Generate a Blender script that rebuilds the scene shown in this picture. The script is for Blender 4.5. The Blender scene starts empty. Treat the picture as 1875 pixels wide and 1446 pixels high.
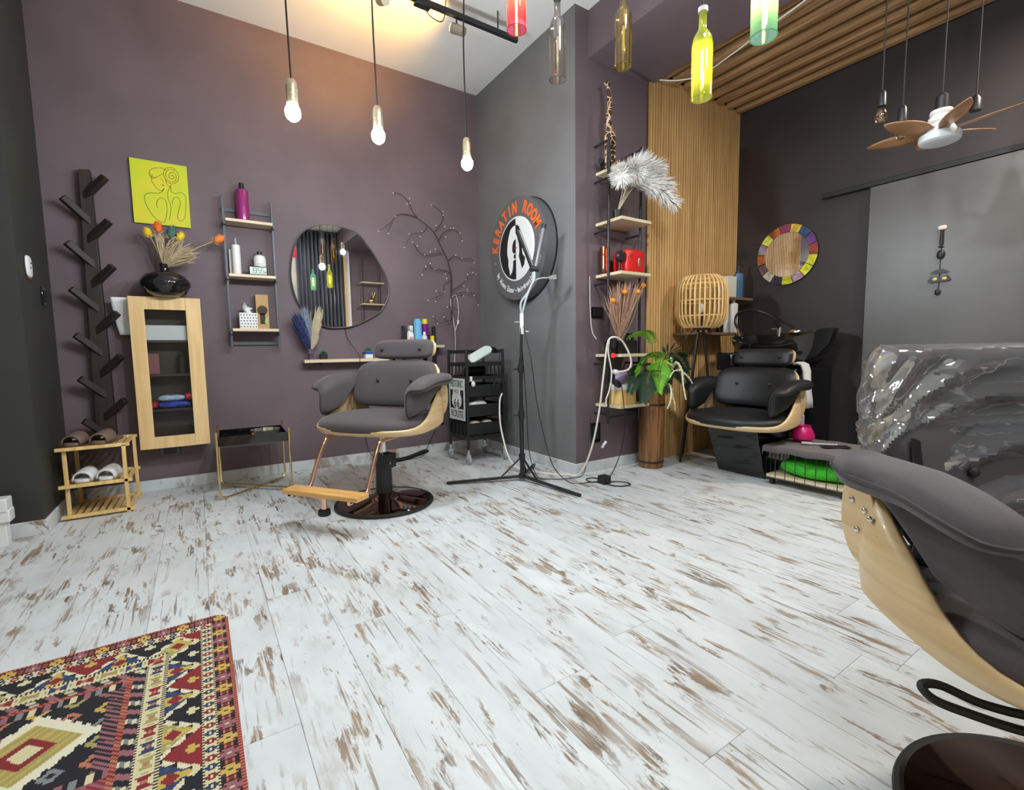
import bpy, bmesh, math, random
from math import sin, cos, pi, radians, atan2, sqrt
from mathutils import Vector, Matrix

random.seed(7)
sc = bpy.context.scene
COL = sc.collection

# ------------------------------------------------------------------ camera
CAM_YAW, CAM_PITCH, CAM_ROLL, FOCAL_PX = radians(56.709), radians(-5.259), radians(-0.868), 874.17
_f = Vector((cos(CAM_PITCH) * cos(CAM_YAW), cos(CAM_PITCH) * sin(CAM_YAW), sin(CAM_PITCH)))
_r0 = Vector((sin(CAM_YAW), -cos(CAM_YAW), 0))
_u0 = _r0.cross(_f)
_r = _r0 * cos(CAM_ROLL) + _u0 * sin(CAM_ROLL)
_u = -_r0 * sin(CAM_ROLL) + _u0 * cos(CAM_ROLL)
cam = bpy.data.cameras.new('camera')
cam.sensor_fit = 'HORIZONTAL'
cam.sensor_width = 36.0
cam.lens = FOCAL_PX / 1875.0 * 36.0
cam.clip_start = 0.02
cam_ob = bpy.data.objects.new('camera', cam)
COL.objects.link(cam_ob)
cam_ob.matrix_world = Matrix(((_r.x, _u.x, -_f.x, 0.0), (_r.y, _u.y, -_f.y, 0.0), (_r.z, _u.z, -_f.z, 0.97), (0, 0, 0, 1)))
sc.camera = cam_ob

# ------------------------------------------------------------------ world, exposure
w = bpy.data.worlds.new('world')
sc.world = w
w.use_nodes = True
w.node_tree.nodes['Background'].inputs[0].default_value = (0.9, 0.95, 1.0, 1)
w.node_tree.nodes['Background'].inputs[1].default_value = 0.05
sc.view_settings.view_transform = 'Standard'
sc.view_settings.look = 'None'
sc.view_settings.gamma = 1.0
sc.view_settings.use_curve_mapping = False
sc.view_settings.exposure = 0.0
sc.cycles.max_bounces = 6
sc.cycles.transparent_max_bounces = 12
sc.cycles.sample_clamp_indirect = 4.0
sc.cycles.caustics_refractive = False
sc.cycles.caustics_reflective = False
sc.cycles.use_denoising = True

BULB_POWER = 930.0      # emission strength of the bare white pendant bulbs
ASSUMED_LAMP_WATTS = 20.0      # watts of each assumed round ceiling lamp, unseen behind the photographer
SPOT_POWER = 42.0      # warm track spots


def area_light(name, loc, size, watts, color, direction=(0, 0, -1)):
    l = bpy.data.lights.new(name, 'AREA')
    l.shape = 'DISK'
    l.size = size
    l.energy = watts
    l.color = color
    o = bpy.data.objects.new(name, l)
    o.location = loc
    o.rotation_euler = Vector(direction).to_track_quat('-Z', 'Y').to_euler()
    COL.objects.link(o)
    return o


# assumed round ceiling lamps, added unseen for light (their housings are built with the ceiling)
ASSUMED_LAMPS = [(1.35, 0.35), (0.1, -1.0), (1.6, -1.0)]
for (lx, ly) in ASSUMED_LAMPS:
    area_light('assumed_lamp_light', (lx, ly, 3.37), 0.42, ASSUMED_LAMP_WATTS, (0.88, 0.95, 1.0))
for (lx, ly) in [(3.8, 0.2)]:  # unseen warm area light over the alcove, with no lamp body built
    area_light('alcove_unseen_light', (lx, ly, 3.05), 0.3, 60, (1.0, 0.9, 0.78))

# ------------------------------------------------------------------ helpers
def spl(pts, n=6, closed=False):
    P = [Vector(p) for p in pts]
    out = []
    m = len(P)
    rng = range(m) if closed else range(m - 1)
    for i in rng:
        if closed:
            a, b, c, d = P[(i - 1) % m], P[i], P[(i + 1) % m], P[(i + 2) % m]
        else:
            a, b, c, d = P[max(i - 1, 0)], P[i], P[i + 1], P[min(i + 2, m - 1)]
        for k in range(n):
            t = k / n
            out.append(0.5 * ((2 * b) + (c - a) * t + (2 * a - 5 * b + 4 * c - d) * t * t + (3 * b - a - 3 * c + d) * t ** 3))
    if not closed:
        out.append(P[-1])
    return out


def sgnpow(x, e):
    return math.copysign(abs(x) ** e, x)


class MB:
    def __init__(self):
        self.v, self.f = [], []

    def add(self, vs, fs):
        o = len(self.v)
        self.v += [tuple(p) for p in vs]
        self.f += [tuple(i + o for i in f) for f in fs]
        return self

    def box(self, x0, x1, y0, y1, z0, z1, R=None, c=None):
        vs = [Vector((x, y, z)) for x in (x0, x1) for y in (y0, y1) for z in (z0, z1)]
        if R is not None:
            c = Vector(c) if c is not None else Vector(((x0 + x1) / 2, (y0 + y1) / 2, (z0 + z1) / 2))
            vs = [c + R @ (p - c) for p in vs]
        return self.add(vs, [(0, 1, 3, 2), (4, 6, 7, 5), (0, 4, 5, 1), (2, 3, 7, 6), (0, 2, 6, 4), (1, 5, 7, 3)])

    def bar(self, p0, p1, wd, ht, up=(0, 0, 1)):
        p0, p1 = Vector(p0), Vector(p1)
        d = (p1 - p0).normalized()
        s = d.cross(Vector(up))
        if s.length < 1e-4:
            s = d.cross(Vector((1, 0, 0)))
        s.normalize()
        t = s.cross(d)
        s, t = s * wd / 2, t * ht / 2
        vs = [p0 - s - t, p0 + s - t, p0 + s + t, p0 - s + t, p1 - s - t, p1 + s - t, p1 + s + t, p1 - s + t]
        return self.add(vs, [(0, 1, 2, 3), (7, 6, 5, 4), (0, 4, 5, 1), (1, 5, 6, 2), (2, 6, 7, 3), (3, 7, 4, 0)])

    def tube(self, pts, r, n=8, closed=False):
        P = [Vector(p) for p in pts]
        m = len(P)
        R = r if isinstance(r, (list, tuple)) else [r] * m
        vs, fs = [], []
        prev = None
        for i in range(m):
            if closed:
                d = P[(i + 1) % m] - P[(i - 1) % m]
            else:
                d = P[min(i + 1, m - 1)] - P[max(i - 1, 0)]
            if d.length < 1e-9:
                d = Vector((0, 0, 1))
            d.normalize()
            if prev is None:
                a = d.cross(Vector((0, 0, 1)))
                if a.length < 1e-3:
                    a = d.cross(Vector((1, 0, 0)))
            else:
                a = prev - d * prev.dot(d)
            a.normalize()
            prev = a
            b = d.cross(a)
            for k in range(n):
                t = 2 * pi * k / n
                vs.append(P[i] + (a * cos(t) + b * sin(t)) * R[i])
        for i in range(m if closed else m - 1):
            for k in range(n):
                j = (i + 1) % m
                fs.append((i * n + k, i * n + (k + 1) % n, j * n + (k + 1) % n, j * n + k))
        if not closed:
            fs.append(tuple(reversed(range(n))))
            fs.append(tuple((m - 1) * n + k for k in range(n)))
        return self.add(vs, fs)

    def cyl(self, p0, p1, r0, r1=None, n=16):
        return self.tube([p0, p1], [r0, r0 if r1 is None else r1], n)

    def lathe(self, prof, c=(0, 0, 0), n=24, axis='z', cap=True):
        vs, fs = [], []
        for (r, z) in prof:
            for k in range(n):
                t = 2 * pi * k / n
                a, b = r * cos(t), r * sin(t)
                q = (a, b, z) if axis == 'z' else ((z, a, b) if axis == 'x' else (b, z, a))
                vs.append((c[0] + q[0], c[1] + q[1], c[2] + q[2]))
        m = len(prof)
        for i in range(m - 1):
            for k in range(n):
                fs.append((i * n + k, i * n + (k + 1) % n, (i + 1) * n + (k + 1) % n, (i + 1) * n + k))
        if cap:
            if prof[0][0] > 1e-6:
                fs.append(tuple(reversed(range(n))))
            if prof[-1][0] > 1e-6:
                fs.append(tuple((m - 1) * n + k for k in range(n)))
        return self.add(vs, fs)

    def sup(self, c, h, e1=0.6, e2=0.6, nu=24, nv=12, fn=None, R=None):
        """super-ellipsoid: e1 = roundness in elevation, e2 = roundness in plan"""
        vs, fs = [], []
        for j in range(nv + 1):
            ph = -pi / 2 + pi * j / nv
            for i in range(nu):
                th = 2 * pi * i / nu
                ce = sgnpow(cos(ph), e1)
                p = Vector((h[0] * ce * sgnpow(cos(th), e2), h[1] * ce * sgnpow(sin(th), e2), h[2] * sgnpow(sin(ph), e1)))
                if fn:
                    p = Vector(fn(p.x, p.y, p.z))
                if R is not None:
                    p = R @ p
                vs.append(p + Vector(c))
        for j in range(nv):
            for i in range(nu):
                fs.append((j * nu + i, j * nu + (i + 1) % nu, (j + 1) * nu + (i + 1) % nu, (j + 1) * nu + i))
        return self.add(vs, fs)

    def prism(self, poly, plane, lo, hi):
        """poly in 2D; plane 'xy' 'xz' 'yz'; extruded along the remaining axis from lo to hi"""
        def mk(a, b, c):
            return {'xy': (a, b, c), 'xz': (a, c, b), 'yz': (c, a, b)}[plane]
        n = len(poly)
        vs = [mk(a, b, lo) for a, b in poly] + [mk(a, b, hi) for a, b in poly]
        fs = [tuple(range(n)), tuple(reversed(range(n, 2 * n)))]
        fs += [(i, (i + 1) % n, n + (i + 1) % n, n + i) for i in range(n)]
        return self.add(vs, fs)

    def sheet(self, grid):
        """grid[i][j] of points"""
        m, n = len(grid), len(grid[0])
        return self.add([p for row in grid for p in row],
                        [(i * n + j, i * n + j + 1, (i + 1) * n + j + 1, (i + 1) * n + j) for i in range(m - 1) for j in range(n - 1)])

    def xf(self, M):
        self.v = [tuple(M @ Vector(p)) for p in self.v]
        return self


def mesh_from(name, mb, mat, smooth=38, merge=True):
    me = bpy.data.meshes.new(name)
    me.from_pydata(mb.v, [], mb.f)
    bm = bmesh.new()
    bm.from_mesh(me)
    if merge:
        bmesh.ops.remove_doubles(bm, verts=bm.verts, dist=1e-6)
    bmesh.ops.recalc_face_normals(bm, faces=bm.faces)
    bm.to_mesh(me)
    bm.free()
    if smooth:
        for p in me.polygons:
            p.use_smooth = True
        me.set_sharp_from_angle(angle=radians(smooth))
    if mat is not None:
        me.materials.append(mat)
    return me


def put(name, mb, mat, parent=None, world=True, bev=0, solid=0, sub=0, label=None, smooth=38):
    """one mesh object. world=True: the numbers are world metres (moved into the parent's space)"""
    if parent is not None and world:
        inv = WM[parent.name].inverted()
        mb.v = [tuple(inv @ Vector(p)) for p in mb.v]
    me = mesh_from(name, mb, mat, smooth)
    o = bpy.data.objects.new(name, me)
    COL.objects.link(o)
    if parent is not None:
        o.parent = parent
        WM[o.name] = WM[parent.name].copy()
    else:
        WM[o.name] = Matrix.Identity(4)
    if solid:
        s = o.modifiers.new('thickness', 'SOLIDIFY')
        s.thickness = solid
        s.offset = 0
    if bev:
        b = o.modifiers.new('rounded', 'BEVEL')
        b.width = bev
        b.segments = 2
        b.limit_method = 'ANGLE'
        b.angle_limit = radians(40)
    if sub:
        s = o.modifiers.new('smooth', 'SUBSURF')
        s.levels = sub
        s.render_levels = sub
    if label:
        o['label'] = label
    return o


WM = {}


def thing(name, label, cat, loc, rz=0.0, group=None):
    o = bpy.data.objects.new(name, None)
    o.empty_display_size = 0.05
    COL.objects.link(o)
    o.location = loc
    o.rotation_euler = (0, 0, rz)
    WM[o.name] = Matrix.Translation(Vector(loc)) @ Matrix.Rotation(rz, 4, 'Z')
    o['label'] = label
    o['category'] = cat
    if group:
        o['group'] = group
    return o


def one(name, label, cat, mb, mat, group=None, **kw):
    o = put(name, mb, mat, None, **kw)
    o['label'] = label
    o['category'] = cat
    if group:
        o['group'] = group
    return o


def struct(name, mb, mat, parent=None, label=None, **kw):
    o = put(name, mb, mat, parent, **kw)
    if parent is None:
        o['kind'] = 'structure'
        if label:
            o['label'] = label
    return o


def dup(root, loc, rz=0.0, label=None):
    r = root.copy()
    COL.objects.link(r)
    r.location = loc
    r.rotation_euler = (0, 0, rz)
    WM[r.name] = Matrix.Translation(Vector(loc)) @ Matrix.Rotation(rz, 4, 'Z')
    if label:
        r['label'] = label
    for ch in list(root.children):
        c = ch.copy()
        COL.objects.link(c)
        c.parent = r
        WM[c.name] = WM[r.name].copy()
        for g in ch.children:
            d = g.copy()
            COL.objects.link(d)
            d.parent = c
    return r


_tx = {}


def text_mb(body, size, bold=0.0, sx=1.0, depth=0.002, align='CENTER'):
    """lettering as a mesh builder in the local XY plane, facing +Z"""
    key = (body, size, bold, sx, depth, align)
    if key not in _tx:
        cu = bpy.data.curves.new('lettering', 'FONT')
        cu.body = body
        cu.size = size
        cu.offset = bold
        cu.extrude = depth / 2
        cu.align_x = align
        cu.align_y = 'CENTER'
        cu.resolution_u = 3
        ob = bpy.data.objects.new('lettering', cu)
        COL.objects.link(ob)
        dg = bpy.context.evaluated_depsgraph_get()
        me = bpy.data.meshes.new_from_object(ob.evaluated_get(dg))
        vs = [(p.co.x * sx, p.co.y, p.co.z) for p in me.vertices]
        fs = [tuple(p.vertices) for p in me.polygons]
        bpy.data.objects.remove(ob)
        bpy.data.curves.remove(cu)
        bpy.data.meshes.remove(me)
        _tx[key] = (vs, fs)
    m = MB()
    m.add(*_tx[key])
    return m


def rot(ax, deg):
    return Matrix.Rotation(radians(deg), 3, ax)


# ------------------------------------------------------------------ materials
def nodes_of(m):
    return m.node_tree.nodes, m.node_tree.links


def mat(name, col, rough=0.5, metal=0.0, spec=0.5, var=0.0, vscale=12.0, bump=0.0, bscale=200.0, emit=None, estr=0.0, sheen=0.0, coat=0.0, stretch=None):
    m = bpy.data.materials.new(name)
    m.use_nodes = True
    N, L = nodes_of(m)
    b = N['Principled BSDF']
    b.inputs['Base Color'].default_value = (*col, 1)
    b.inputs['Roughness'].default_value = rough
    b.inputs['Metallic'].default_value = metal
    b.inputs['Specular IOR Level'].default_value = spec
    if sheen:
        b.inputs['Sheen Weight'].default_value = sheen
    if coat:
        b.inputs['Coat Weight'].default_value = coat
        b.inputs['Coat Roughness'].default_value = 0.05
    if emit:
        b.inputs['Emission Color'].default_value = (*emit, 1)
        b.inputs['Emission Strength'].default_value = estr
    tc = None
    if var or bump:
        tc = N.new('ShaderNodeTexCoord')
        src = tc.outputs['Object']
        if stretch:
            mp = N.new('ShaderNodeMapping')
            mp.inputs['Scale'].default_value = stretch
            L.new(src, mp.inputs[0])
            src = mp.outputs[0]
    if var:
        n = N.new('ShaderNodeTexNoise')
        n.inputs['Scale'].default_value = vscale
        n.inputs['Detail'].default_value = 4
        L.new(src, n.inputs['Vector'])
        r = N.new('ShaderNodeValToRGB')
        r.color_ramp.elements[0].position = 0.3
        r.color_ramp.elements[1].position = 0.7
        r.color_ramp.elements[0].color = (*[c * (1 - var) for c in col], 1)
        r.color_ramp.elements[1].color = (*[min(1, c * (1 + var)) for c in col], 1)
        L.new(n.outputs['Fac'], r.inputs[0])
        L.new(r.outputs[0], b.inputs['Base Color'])
    if bump:
        n2 = N.new('ShaderNodeTexNoise')
        n2.inputs['Scale'].default_value = bscale
        n2.inputs['Detail'].default_value = 3
        L.new(src, n2.inputs['Vector'])
        bp = N.new('ShaderNodeBump')
        bp.inputs['Strength'].default_value = bump
        bp.inputs['Distance'].default_value = 0.002
        L.new(n2.outputs['Fac'], bp.inputs['Height'])
        L.new(bp.outputs[0], b.inputs['Normal'])
    return m


def wood(name, c0, c1, scale=(3, 40, 40), rough=0.45, rnd=False, coat=0.0):
    m = bpy.data.materials.new(name)
    m.use_nodes = True
    N, L = nodes_of(m)
    b = N['Principled BSDF']
    b.inputs['Roughness'].default_value = rough
    b.inputs['Coat Weight'].default_value = coat
    tc = N.new('ShaderNodeTexCoord')
    mp = N.new('ShaderNodeMapping')
    mp.inputs['Scale'].default_value = scale
    L.new(tc.outputs['Object'], mp.inputs[0])
    src = mp.outputs[0]
    if rnd:
        oi = N.new('ShaderNodeObjectInfo')
        va = N.new('ShaderNodeVectorMath')
        va.operation = 'MULTIPLY_ADD'
        co = N.new('ShaderNodeCombineXYZ')
        for k in range(3):
            L.new(oi.outputs['Random'], co.inputs[k])
        va.inputs[1].default_value = (37, 91, 53)
        L.new(co.outputs[0], va.inputs[0])
        L.new(src, va.inputs[2])
        src = va.outputs[0]
    n = N.new('ShaderNodeTexNoise')
    n.inputs['Scale'].default_value = 1.0
    n.inputs['Detail'].default_value = 5
    n.inputs['Distortion'].default_value = 0.6
    L.new(src, n.inputs['Vector'])
    r = N.new('ShaderNodeValToRGB')
    r.color_ramp.elements[0].position = 0.35
    r.color_ramp.elements[1].position = 0.65
    r.color_ramp.elements[0].color = (*c0, 1)
    r.color_ramp.elements[1].color = (*c1, 1)
    L.new(n.outputs['Fac'], r.inputs[0])
    L.new(r.outputs[0], b.inputs['Base Color'])
    return m


def clear(name, tint, gloss_rough=0.03, base=0.05, facing=0.5, bump=0.0, bscale=20, milky=0.0, frosted=0.0):
    """thin clear sheet: tinted see-through with surface reflections"""
    m = bpy.data.materials.new(name)
    m.use_nodes = True
    N, L = nodes_of(m)
    N.remove(N['Principled BSDF'])
    t = N.new('ShaderNodeBsdfTransparent')
    t.inputs[0].default_value = (*tint, 1)
    g = N.new('ShaderNodeBsdfGlossy')
    g.inputs['Roughness'].default_value = gloss_rough
    lw = N.new('ShaderNodeLayerWeight')
    lw.inputs[0].default_value = facing
    ad = N.new('ShaderNodeMath')
    ad.operation = 'ADD'
    ad.use_clamp = True
    ad.inputs[1].default_value = base
    mu = N.new('ShaderNodeMath')
    mu.operation = 'MULTIPLY'
    mu.inputs[1].default_value = 0.6
    L.new(lw.outputs['Fresnel'], mu.inputs[0])
    L.new(mu.outputs[0], ad.inputs[0])
    mx = N.new('ShaderNodeMixShader')
    L.new(ad.outputs[0], mx.inputs[0])
    first = t.outputs[0]
    if milky:
        df = N.new('ShaderNodeBsdfDiffuse')
        df.inputs[0].default_value = (0.8, 0.82, 0.85, 1)
        m2 = N.new('ShaderNodeMixShader')
        m2.inputs[0].default_value = milky
        L.new(t.outputs[0], m2.inputs[1])
        L.new(df.outputs[0], m2.inputs[2])
        first = m2.outputs[0]
    if frosted:      # tinted glass that scatters the light of the lamp inside
        tl = N.new('ShaderNodeBsdfTranslucent')
        tl.inputs[0].default_value = (*tint, 1)
        m3 = N.new('ShaderNodeMixShader')
        m3.inputs[0].default_value = frosted
        L.new(first, m3.inputs[1])
        L.new(tl.outputs[0], m3.inputs[2])
        first = m3.outputs[0]
    L.new(first, mx.inputs[1])
    L.new(g.outputs[0], mx.inputs[2])
    if bump:
        tc = N.new('ShaderNodeTexCoord')
        nz = N.new('ShaderNodeTexNoise')
        nz.inputs['Scale'].default_value = bscale
        nz.inputs['Detail'].default_value = 2
        L.new(tc.outputs['Object'], nz.inputs['Vector'])
        bp = N.new('ShaderNodeBump')
        bp.inputs['Strength'].default_value = bump
        bp.inputs['Distance'].default_value = 0.03
        L.new(nz.outputs['Fac'], bp.inputs['Height'])
        L.new(bp.outputs[0], g.inputs['Normal'])
        L.new(bp.outputs[0], lw.inputs['Normal'])
    L.new(mx.outputs[0], N['Material Output'].inputs[0])
    return m


def wall_paint(name, col, rough=0.6):
    return mat(name, col, rough, var=0.12, vscale=2.5, bump=0.25, bscale=260, spec=0.4)


def weathered(name, along='y'):
    """white painted boards worn through to brown along the grain"""
    m = bpy.data.materials.new(name)
    m.use_nodes = True
    N, L = nodes_of(m)
    b = N['Principled BSDF']
    b.inputs['Roughness'].default_value = 0.42
    b.inputs['Specular IOR Level'].default_value = 0.35
    tc = N.new('ShaderNodeTexCoord')
    oi = N.new('ShaderNodeObjectInfo')
    co = N.new('ShaderNodeCombineXYZ')
    for k in range(3):
        L.new(oi.outputs['Random'], co.inputs[k])
    va = N.new('ShaderNodeVectorMath')
    va.operation = 'MULTIPLY_ADD'
    va.inputs[1].default_value = (41.0, 67.0, 23.0)
    L.new(co.outputs[0], va.inputs[0])
    L.new(tc.outputs['Object'], va.inputs[2])

    def noise(sc_, scale, detail=5, rough=0.6, dist=0.0):
        mp = N.new('ShaderNodeMapping')
        mp.inputs['Scale'].default_value = sc_ if along == 'y' else (sc_[1], sc_[0], sc_[2])
        L.new(va.outputs[0], mp.inputs[0])
        n = N.new('ShaderNodeTexNoise')
        n.inputs['Scale'].default_value = scale
        n.inputs['Detail'].default_value = detail
        n.inputs['Roughness'].default_value = rough
        n.inputs['Distortion'].default_value = dist
        L.new(mp.outputs[0], n.inputs['Vector'])
        return n.outputs['Fac']

    def ramp(src, a, bb, ca=(0, 0, 0), cb=(1, 1, 1)):
        r = N.new('ShaderNodeValToRGB')
        r.color_ramp.elements[0].position = a
        r.color_ramp.elements[1].position = bb
        r.color_ramp.elements[0].color = (*ca, 1)
        r.color_ramp.elements[1].color = (*cb, 1)
        L.new(src, r.inputs[0])
        return r.outputs[0]

    def mul(a, c):
        x = N.new('ShaderNodeMath')
        x.operation = 'MULTIPLY'
        L.new(a, x.inputs[0])
        L.new(c, x.inputs[1])
        return x.outputs[0]

    def mix(fac, a, c):
        x = N.new('ShaderNodeMix')
        x.data_type = 'RGBA'
        L.new(fac, x.inputs[0])
        for k, s in ((6, a), (7, c)):
            if isinstance(s, tuple):
                x.inputs[k].default_value = (*s, 1)
            else:
                L.new(s, x.inputs[k])
        return x.outputs[2]

    paint = ramp(noise((1.2, 0.5, 1), 5, 3), 0.3, 0.7, (0.57, 0.595, 0.605), (0.69, 0.72, 0.73))
    patch = ramp(noise((6.5, 1.6, 1), 2.7, 10, 0.70, 0.4), 0.53, 0.57)           # worn islands
    fine = ramp(noise((60, 2.2, 1), 1.6, 6, 0.65), 0.40, 0.50)                    # fibre lines inside them
    area = ramp(noise((1.6, 0.7, 1), 3.0, 2), 0.36, 0.52)
    worn = mul(mul(patch, fine), area)
    brown = ramp(noise((3, 1, 1), 4, 4), 0.35, 0.65, (0.17, 0.12, 0.085), (0.36, 0.27, 0.19))
    lines = mul(ramp(noise((45, 1.8, 1), 1.5, 4, 0.55), 0.59, 0.645), ramp(noise((2, 0.8, 1), 2.4, 2), 0.46, 0.58))
    grey = ramp(noise((10, 2.5, 1), 2.0, 8, 0.7), 0.53, 0.70)
    c = mix(mul(grey, area), paint, (0.50, 0.49, 0.47))
    c = mix(lines, c, (0.30, 0.26, 0.22))
    c = mix(worn, c, brown)
    L.new(c, b.inputs['Base Color'])
    bp = N.new('ShaderNodeBump')
    bp.inputs['Strength'].default_value = 0.25
    bp.inputs['Distance'].default_value = 0.001
    bp.invert = True
    L.new(worn, bp.inputs['Height'])
    L.new(bp.outputs[0], b.inputs['Normal'])
    return m


M = {}
M['wall_purple'] = wall_paint('aubergine_wall_paint', (0.145, 0.106, 0.119))
M['wall_grey'] = wall_paint('charcoal_wall_paint', (0.175, 0.175, 0.179))
M['wall_olive'] = wall_paint('dark_olive_grey_wall_paint', (0.034, 0.035, 0.032))
M['wall_dark'] = wall_paint('dark_plum_wall_paint', (0.036, 0.030, 0.031), 0.5)
M['white_ceiling'] = mat('white_ceiling_paint', (0.82, 0.80, 0.76), 0.8, var=0.05, vscale=2)
M['cream_wall'] = wall_paint('cream_wall_paint', (0.62, 0.55, 0.45))
M['floor'] = weathered('weathered_white_planks')
M['base_x'] = weathered('weathered_white_skirting', 'x')
M['joint'] = mat('dark_joint', (0.16, 0.14, 0.12), 0.9)
M['ply'] = wood('pale_bent_plywood', (0.62, 0.43, 0.21), (0.74, 0.55, 0.30), (2, 2, 30), 0.4, coat=0.2)
M['ply_edge'] = wood('pale_plywood_edge', (0.70, 0.52, 0.29), (0.80, 0.64, 0.40), (2, 2, 120), 0.45)
M['pine'] = wood('yellow_pine', (0.70, 0.46, 0.20), (0.82, 0.58, 0.29), (30, 30, 2.2), 0.4, rnd=True, coat=0.2)
M['foot_wood'] = wood('honey_foot_board_wood', (0.60, 0.30, 0.07), (0.80, 0.47, 0.15), (30, 3, 30), 0.35, coat=0.3)
M['shelf_wood'] = wood('pale_shelf_board', (0.62, 0.50, 0.33), (0.76, 0.64, 0.45), (4, 60, 60), 0.5)
M['bamboo'] = wood('bamboo_cane', (0.70, 0.44, 0.15), (0.86, 0.61, 0.27), (30, 30, 4), 0.35, rnd=True)
M['slat'] = wood('oak_wall_slat', (0.58, 0.33, 0.125), (0.80, 0.50, 0.21), (40, 40, 1.6), 0.5, rnd=True)
M['slat_back'] = mat('dark_felt_backing', (0.10, 0.06, 0.03), 0.9)
M['beam'] = wood('rough_pine_joist', (0.24, 0.125, 0.05), (0.46, 0.27, 0.12), (40, 2.2, 40), 0.6, rnd=True)
M['planter'] = wood('stained_planter_wood', (0.13, 0.055, 0.018), (0.30, 0.14, 0.05), (45, 45, 2.5), 0.45, rnd=True)
M['dark_wood'] = wood('dark_walnut_stain', (0.012, 0.007, 0.006), (0.028, 0.017, 0.014), (30, 30, 3), 0.55)
M['fabric'] = mat('charcoal_plum_upholstery', (0.058, 0.046, 0.050), 0.72, var=0.08, vscale=60, bump=0.5, bscale=700, sheen=0.25)
M['piping'] = mat('black_plum_piping', (0.030, 0.024, 0.027), 0.6)
M['leather'] = mat('black_leather', (0.012, 0.013, 0.015), 0.42, bump=0.4, bscale=350)
M['copper'] = mat('polished_copper', (0.86, 0.52, 0.38), 0.12, 1.0)
M['bronze'] = mat('smoked_bronze_chrome', (0.20, 0.11, 0.075), 0.06, 1.0)
M['chrome'] = mat('chrome', (0.78, 0.78, 0.80), 0.12, 1.0)
M['gold'] = mat('brass_wire', (0.80, 0.62, 0.30), 0.22, 1.0)
M['black'] = mat('black_plastic', (0.012, 0.012, 0.013), 0.4)
M['black_metal'] = mat('black_powder_coat', (0.013, 0.013, 0.014), 0.38, var=0.1)
M['gloss_black'] = mat('gloss_black', (0.006, 0.006, 0.007), 0.07, coat=0.5)
M['slate_metal'] = mat('slate_blue_steel', (0.075, 0.085, 0.105), 0.45)
M['rubber'] = mat('black_rubber', (0.010, 0.010, 0.010), 0.6)
M['white'] = mat('white_plastic', (0.78, 0.78, 0.77), 0.35)
M['offwhite'] = mat('warm_white_plastic', (0.72, 0.68, 0.60), 0.4)
M['paper'] = mat('white_paper', (0.80, 0.80, 0.79), 0.75)
M['grey_plastic'] = mat('grey_plastic', (0.35, 0.38, 0.40), 0.4)
M['glass'] = clear('clear_pane', (0.92, 0.93, 0.93), 0.02, 0.0, 0.30)
M['mirror'] = mat('mirror_silver', (0.88, 0.88, 0.88), 0.01, 1.0)
M['bulb'] = mat('lit_white_bulb', (1, 1, 1), 0.3, emit=(0.86, 0.94, 1.0), estr=BULB_POWER)
# ================================================================== the room
YA, XB, YC, XD, XP, YP = 4.26, 2.43, 2.80, 4.47, -0.76, 3.58
XL, YR, ZC = -2.3, -2.0, 3.45

floor = struct('floor', MB().box(XL - .1, XD + .1, YR - .1, YA + .1, -0.06, -0.004), M['joint'], label='white weathered plank floor')
PW, PL = 0.19, 1.28
_pl = mesh_from('plank', MB().box(-PW / 2 + .0006, PW / 2 - .0006, -PL / 2 + .0006, PL / 2 - .0006, -0.008, 0), M['floor'], 0)
i = 0
x = XL
while x < XD:
    y = YR - random.random() * PL
    while y < YA:
        if not (x > XB + .1 and y > YC + .2) and not (x + PW < XP - .1 and y > YP + .1):
            o = bpy.data.objects.new('plank', _pl)
            COL.objects.link(o)
            o.parent = floor
            o.location = (x + PW / 2, y + PL / 2, 0)
        y += PL
    x += PW

struct('wall_back', MB().box(XP, XB + .1, YA, YA + .1, 0, ZC), M['wall_purple'], label='aubergine painted wall with the mirror')
struct('wall_left', MB().box(XL, XP, YP, YA + .1, 0, ZC), M['wall_olive'], label='dark olive grey wall pillar')
struct('wall_middle', MB().box(XB, XB + .1, YC + .001, YA, 0, ZC), M['wall_grey'], label='charcoal wall behind the round sign')
struct('wall_niche', MB().box(XB + .0005, XD, YC, YC + .1, 0, ZC), M['wall_purple'], label='aubergine wall behind the pipe shelf')
struct('wall_right', MB().box(XD, XD + .1, YR - .1, YC + .1, 0, ZC), M['wall_dark'], label='dark plum wall behind the basin')
struct('wall_rear', MB().box(XL, XD, YR - .1, YR, 0, ZC), M['cream_wall'])
struct('wall_side', MB().box(XL - .1, XL, YR - .1, YP + .1, 0, ZC), M['cream_wall'])
struct('wall_rear_dark', MB().box(2.8, XD, YR, YR + .02, 0, ZC), M['wall_purple'])
struct('ceiling', MB().box(XL - .1, 2.6, YR - .1, YA + .1, ZC, ZC + .1), M['white_ceiling'], label='white ceiling')
struct('ceiling_alcove', MB().box(2.6, XD + .1, YR - .1, YC + .1, ZC - .02, ZC + .1), M['wall_dark'])
struct('beam_bulkhead', MB().box(2.56, 3.24, YR, YC, 3.12, ZC - .0005), M['wall_purple'], label='aubergine ceiling bulkhead')

# skirting boards
BH, BT = 0.082, 0.014
struct('baseboard_back', MB().box(XP + BT, XB - BT, YA - BT, YA, 0, BH), M['base_x'], bev=.003)
struct('baseboard_middle', MB().box(XB - BT, XB, YC - BT, YA - BT, 0, BH), M['floor'], bev=.003)
struct('baseboard_niche', MB().box(XB, 3.2, YC - BT, YC, 0, BH), M['base_x'], bev=.003)
struct('baseboard_left', MB().box(-1.9, XP + BT, YP - BT, YP, 0, BH), M['base_x'], bev=.003)
struct('baseboard_pillar', MB().box(XP, XP + BT, YP, YA - BT, 0, BH), M['floor'], bev=.003)

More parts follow.
